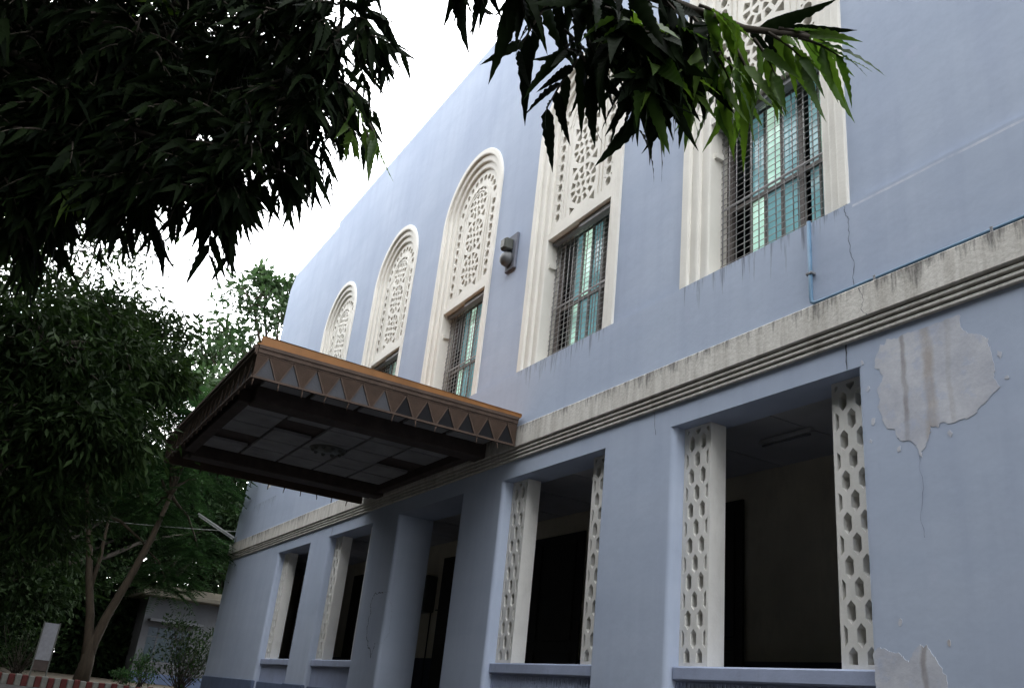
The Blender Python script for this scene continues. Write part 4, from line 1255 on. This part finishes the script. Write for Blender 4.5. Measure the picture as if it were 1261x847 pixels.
# leafy tree on the left, long narrow leaves
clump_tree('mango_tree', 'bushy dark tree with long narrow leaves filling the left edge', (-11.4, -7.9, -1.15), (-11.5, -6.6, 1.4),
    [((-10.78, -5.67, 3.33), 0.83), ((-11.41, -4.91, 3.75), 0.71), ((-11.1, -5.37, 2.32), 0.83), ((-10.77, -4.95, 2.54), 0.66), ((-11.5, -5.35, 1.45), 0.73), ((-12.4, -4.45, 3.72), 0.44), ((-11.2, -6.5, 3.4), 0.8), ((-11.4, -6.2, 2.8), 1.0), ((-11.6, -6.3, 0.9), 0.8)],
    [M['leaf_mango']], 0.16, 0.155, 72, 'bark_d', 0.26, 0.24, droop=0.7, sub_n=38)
clump_tree('spreading_tree', 'broad tree with sunlit crown edge seen against the sky behind the left foliage', (-18.5, -7.0, -0.6), (-17.8, -6.2, 3.2),
    [((-17.7, -4.94, 6.05), 0.94), ((-17.31, -4.06, 5.9), 0.72), ((-17.09, -5.94, 5.86), 0.88), ((-17.6, -4.6, 5.0), 0.9), ((-17.4, -6.0, 4.6), 1.1), ((-17.7, -3.75, 5.2), 0.6), ((-18, -9.2, 7.2), 2.0), ((-21, -9.2, 6.4), 2.0), ((-15, -9.7, 7.2), 2.0), ((-20, -7.6, 8.8), 2.0), ((-23.5, -8.5, 7.5), 2.0), ((-22.5, -5.5, 9.5), 1.6), ((-24.5, -10.5, 5.0), 1.8)],  # crowns over the road added to block sky light
    [M['leaf_mango']], 0.17, 0.20, 50, 'bark_d', 0.28, 0.24, droop=0.6, sub_n=34)
clump_tree('tall_tree', 'tall airy tree rising behind the far end of the hall', (-37.5, 6.0, -0.4), (-36.8, 3.4, 9.0),
    [((-36.1, 0.84, 15.14), 1.4), ((-37.02, 0.33, 13.75), 1.35), ((-35.87, 2.1, 14.6), 1.2), ((-35.69, -0.27, 12.05), 1.2), ((-36.79, 1.51, 12.9), 1.3), ((-34.37, -0.75, 10.17), 1.2), ((-36.3, 2.6, 16.3), 0.9), ((-36.3, 1.2, 16.2), 0.7), ((-35.6, 0.2, 10.6), 1.2), ((-36, 2.2, 10.8), 1.4)],
    [M['leaf_tall']], 0.32, 0.34, 17, 'bark', 0.5, 0.20, droop=0.1, sub_n=24)
clump_tree('shade_tree', 'dark dense tree in deep shade beyond the notice board', (-31.0, -6.0, -0.36), (-31.0, -5.6, 2.0),
    [((-30.8, -4.9, 2.2), 1.6), ((-34.0, -3.2, 3.4), 1.7), ((-31.4, -6.8, 3.6), 1.8), ((-32.0, -5.0, 5.2), 1.8), ((-33.0, -2.4, 5.8), 1.7), ((-32.5, -7.6, 1.8), 1.6), ((-34.5, -1.2, 4.6), 1.4), ((-35.0, -0.6, 6.6), 1.6), ((-34.5, 1.6, 5.4), 1.4), ((-33.5, -4.6, 7.4), 1.7), ((-33.0, -7.5, 6.0), 1.8), ((-35.5, 1.0, 8.0), 1.6)],
    [M['leaf_shade']], 0.22, 0.24, 90, 'bark_d', 0.5, 0.28, sub_n=34)
clump_tree('shade_tree', 'dark round tree behind the small pale house', (-47.0, 1.0, -0.36), (-47.0, 1.0, 3.0),
    [((-46, -1.5, 4.0), 2.4), ((-46.5, 1.0, 6.5), 2.6), ((-47, 4.5, 5.0), 2.5), ((-46, -4.0, 3.0), 2.4), ((-46, -7, 5.0), 2.6), ((-46.5, -4.0, 8.0), 2.6), ((-46.5, -9.5, 3.0), 2.4), ((-42, 0.6, 6.8), 2.2), ((-41, 4, 7.4), 2.4), ((-41, -2.4, 6.6), 2.2), ((-38.5, 1.6, 6.6), 1.7), ((-42, -5.5, 7.5), 2.4), ((-39, -5, 9.5), 2.2)],  # clusters overhanging the house added to shade it
    [M['leaf_shade']], 0.3, 0.5, 42, 'bark_d', 0.55, 0.28, sub_n=34)

def shrub(base, r, h, label, mat, n=18, per=26):
    t = empty('shrub', base, label, 'shrub', 'shrubs behind the kerb')
    tw = MB(); lv = Leaves(); b = np.array(base)
    for _ in range(n):
        q = b + np.array((rng.normal() * r * 0.5, rng.normal() * r * 0.5, h * rng.uniform(0.25, 0.95)))
        tw.tube([b + np.array((rng.normal() * 0.05, rng.normal() * 0.05, -0.05)), (b + q) / 2 + rng.normal(size=3) * 0.05, q], [0.014, 0.010, 0.005], 4)
        for _ in range(per):
            o_ = rng.normal(size=3) * r * 0.22
            ll = 0.11 * rng.uniform(0.7, 1.3)
            lv.add(q + o_, o_ + rng.normal(size=3) * 0.2 + np.array((0, 0, 0.05)), np.array((0, 0, 1.0)) + rng.normal(size=3) * 0.5, ll, ll * 0.4, rng.random())
    tw.build('stem', M['bark_d'], t, b); lv.build('foliage', [M[mat]], t, b, 'flat')
shrub((-24.2, -5.2, -0.36), 0.5, 0.7, 'low dark shrub left of the notice board', 'leaf_shade')
shrub((-27.5, -1.2, -0.36), 0.5, 0.75, 'leafy shrub right of the forked trunk under the house window', 'leaf_feather')
shrub((-27.0, -0.25, -0.36), 0.75, 1.9, 'tall dark shrub against the far corner of the hall', 'leaf_shade', 60, 34)
shrub((-25.0, -2.0, -0.36), 0.3, 0.35, 'small shrub at the foot of the forked trunk', 'leaf_feather', 10)
shrub((-28.5, -4.2, -0.36), 0.9, 1.3, 'broad dark shrub behind the notice board', 'leaf_shade', 34)

# a thicket of tall trees closing the garden, and an unseen row added to shade the lower storey
clump_tree('shade_tree', 'tall dark tree closing the view left of the small house', (-52.0, -5.0, -0.36), (-52.0, -5.0, 3.5),
    [((-52, -3.0, 5.0), 3.0), ((-52, -7.0, 4.0), 3.0), ((-52, -5.0, 9.0), 3.2), ((-52, -9.0, 8.0), 3.2), ((-52, -1.5, 9.5), 2.6), ((-52, -11.0, 4.5), 3.0), ((-52, 1.5, 2.6), 2.6), ((-52, 4, 6), 3.0)],
    [M['leaf_shade']], 0.35, 0.6, 42, 'bark_d', 0.55, 0.28, sub_n=36)
row0 = clump_tree('added_roadside_tree', 'unseen broad dark tree added across the road for shade', (16.0, -14.0, -1.5), (16.0, -13.8, 2.6),
    [((16, -13.8, 10.2), 3.0), ((13.8, -13.5, 8.0), 2.8), ((18.2, -13.8, 8.0), 2.8), ((16, -12.2, 6.8), 2.8), ((14, -14, 4.6), 2.6), ((18, -14, 4.6), 2.6), ((16, -15.2, 7.2), 2.8), ((16, -13.0, 3.0), 2.4), ((14.2, -13.6, 1.4), 1.9), ((17.8, -13.8, 1.2), 1.9)],
    [M['leaf_shade']], 0.32, 0.75, 44, 'bark_d', 0.6, 0.28, sub_n=36)
row0['group'] = 'unseen trees added across the road for shade'
row0.scale = (1.15, 1.15, 1.22)
for i in range(1, 13):
    r_ = row0.copy(); COL.objects.link(r_)
    x_ = row0.location.x - 4.9 * i
    r_.location = (x_, row0.location.y + (0.5 if i % 2 else -0.3) - (1.5 if i > 8 else 0), gz(x_) - 0.02)
    r_.rotation_euler = (0, 0, 1.3 * i)
    for ch in row0.children:
        q = ch.copy(); COL.objects.link(q); q.parent = r_

# clipped hedge along the end of the garden
t = empty('hedge', (-43.0, -7.0, -0.36), 'long dark hedge closing the garden beyond the notice board', 'hedge')
tw = MB(); lv = Leaves()
for i in range(60):
    y = -16 + 16.2 * i / 59
    tw.tube([(-43 + rng.normal() * 0.1, y, -0.4), (-43 + rng.normal() * 0.15, y + rng.normal() * 0.1, 0.8), (-43 + rng.normal() * 0.2, y + rng.normal() * 0.2, 2.0)], [0.03, 0.022, 0.01], 5)
for _ in range(34000):
    q = np.array((-43 + rng.uniform(-1.0, 1.0), rng.uniform(-16.2, 0.3), -0.4 + 3.2 * rng.random() ** 1.15))
    q[2] += 0.25 * math.sin(q[1] * 1.7) * (q[2] + 0.3) / 3
    ll = rng.uniform(0.25, 0.45)
    lv.add(q, rdir() + np.array((0.5, 0, 0.2)), rdir() + np.array((0.6, 0, 0.6)), ll, ll * 0.5, rng.random())
tw.build('stem', M['bark_d'], t, t.location); lv.build('foliage', [M['leaf_shade']], t, t.location, 'flat')
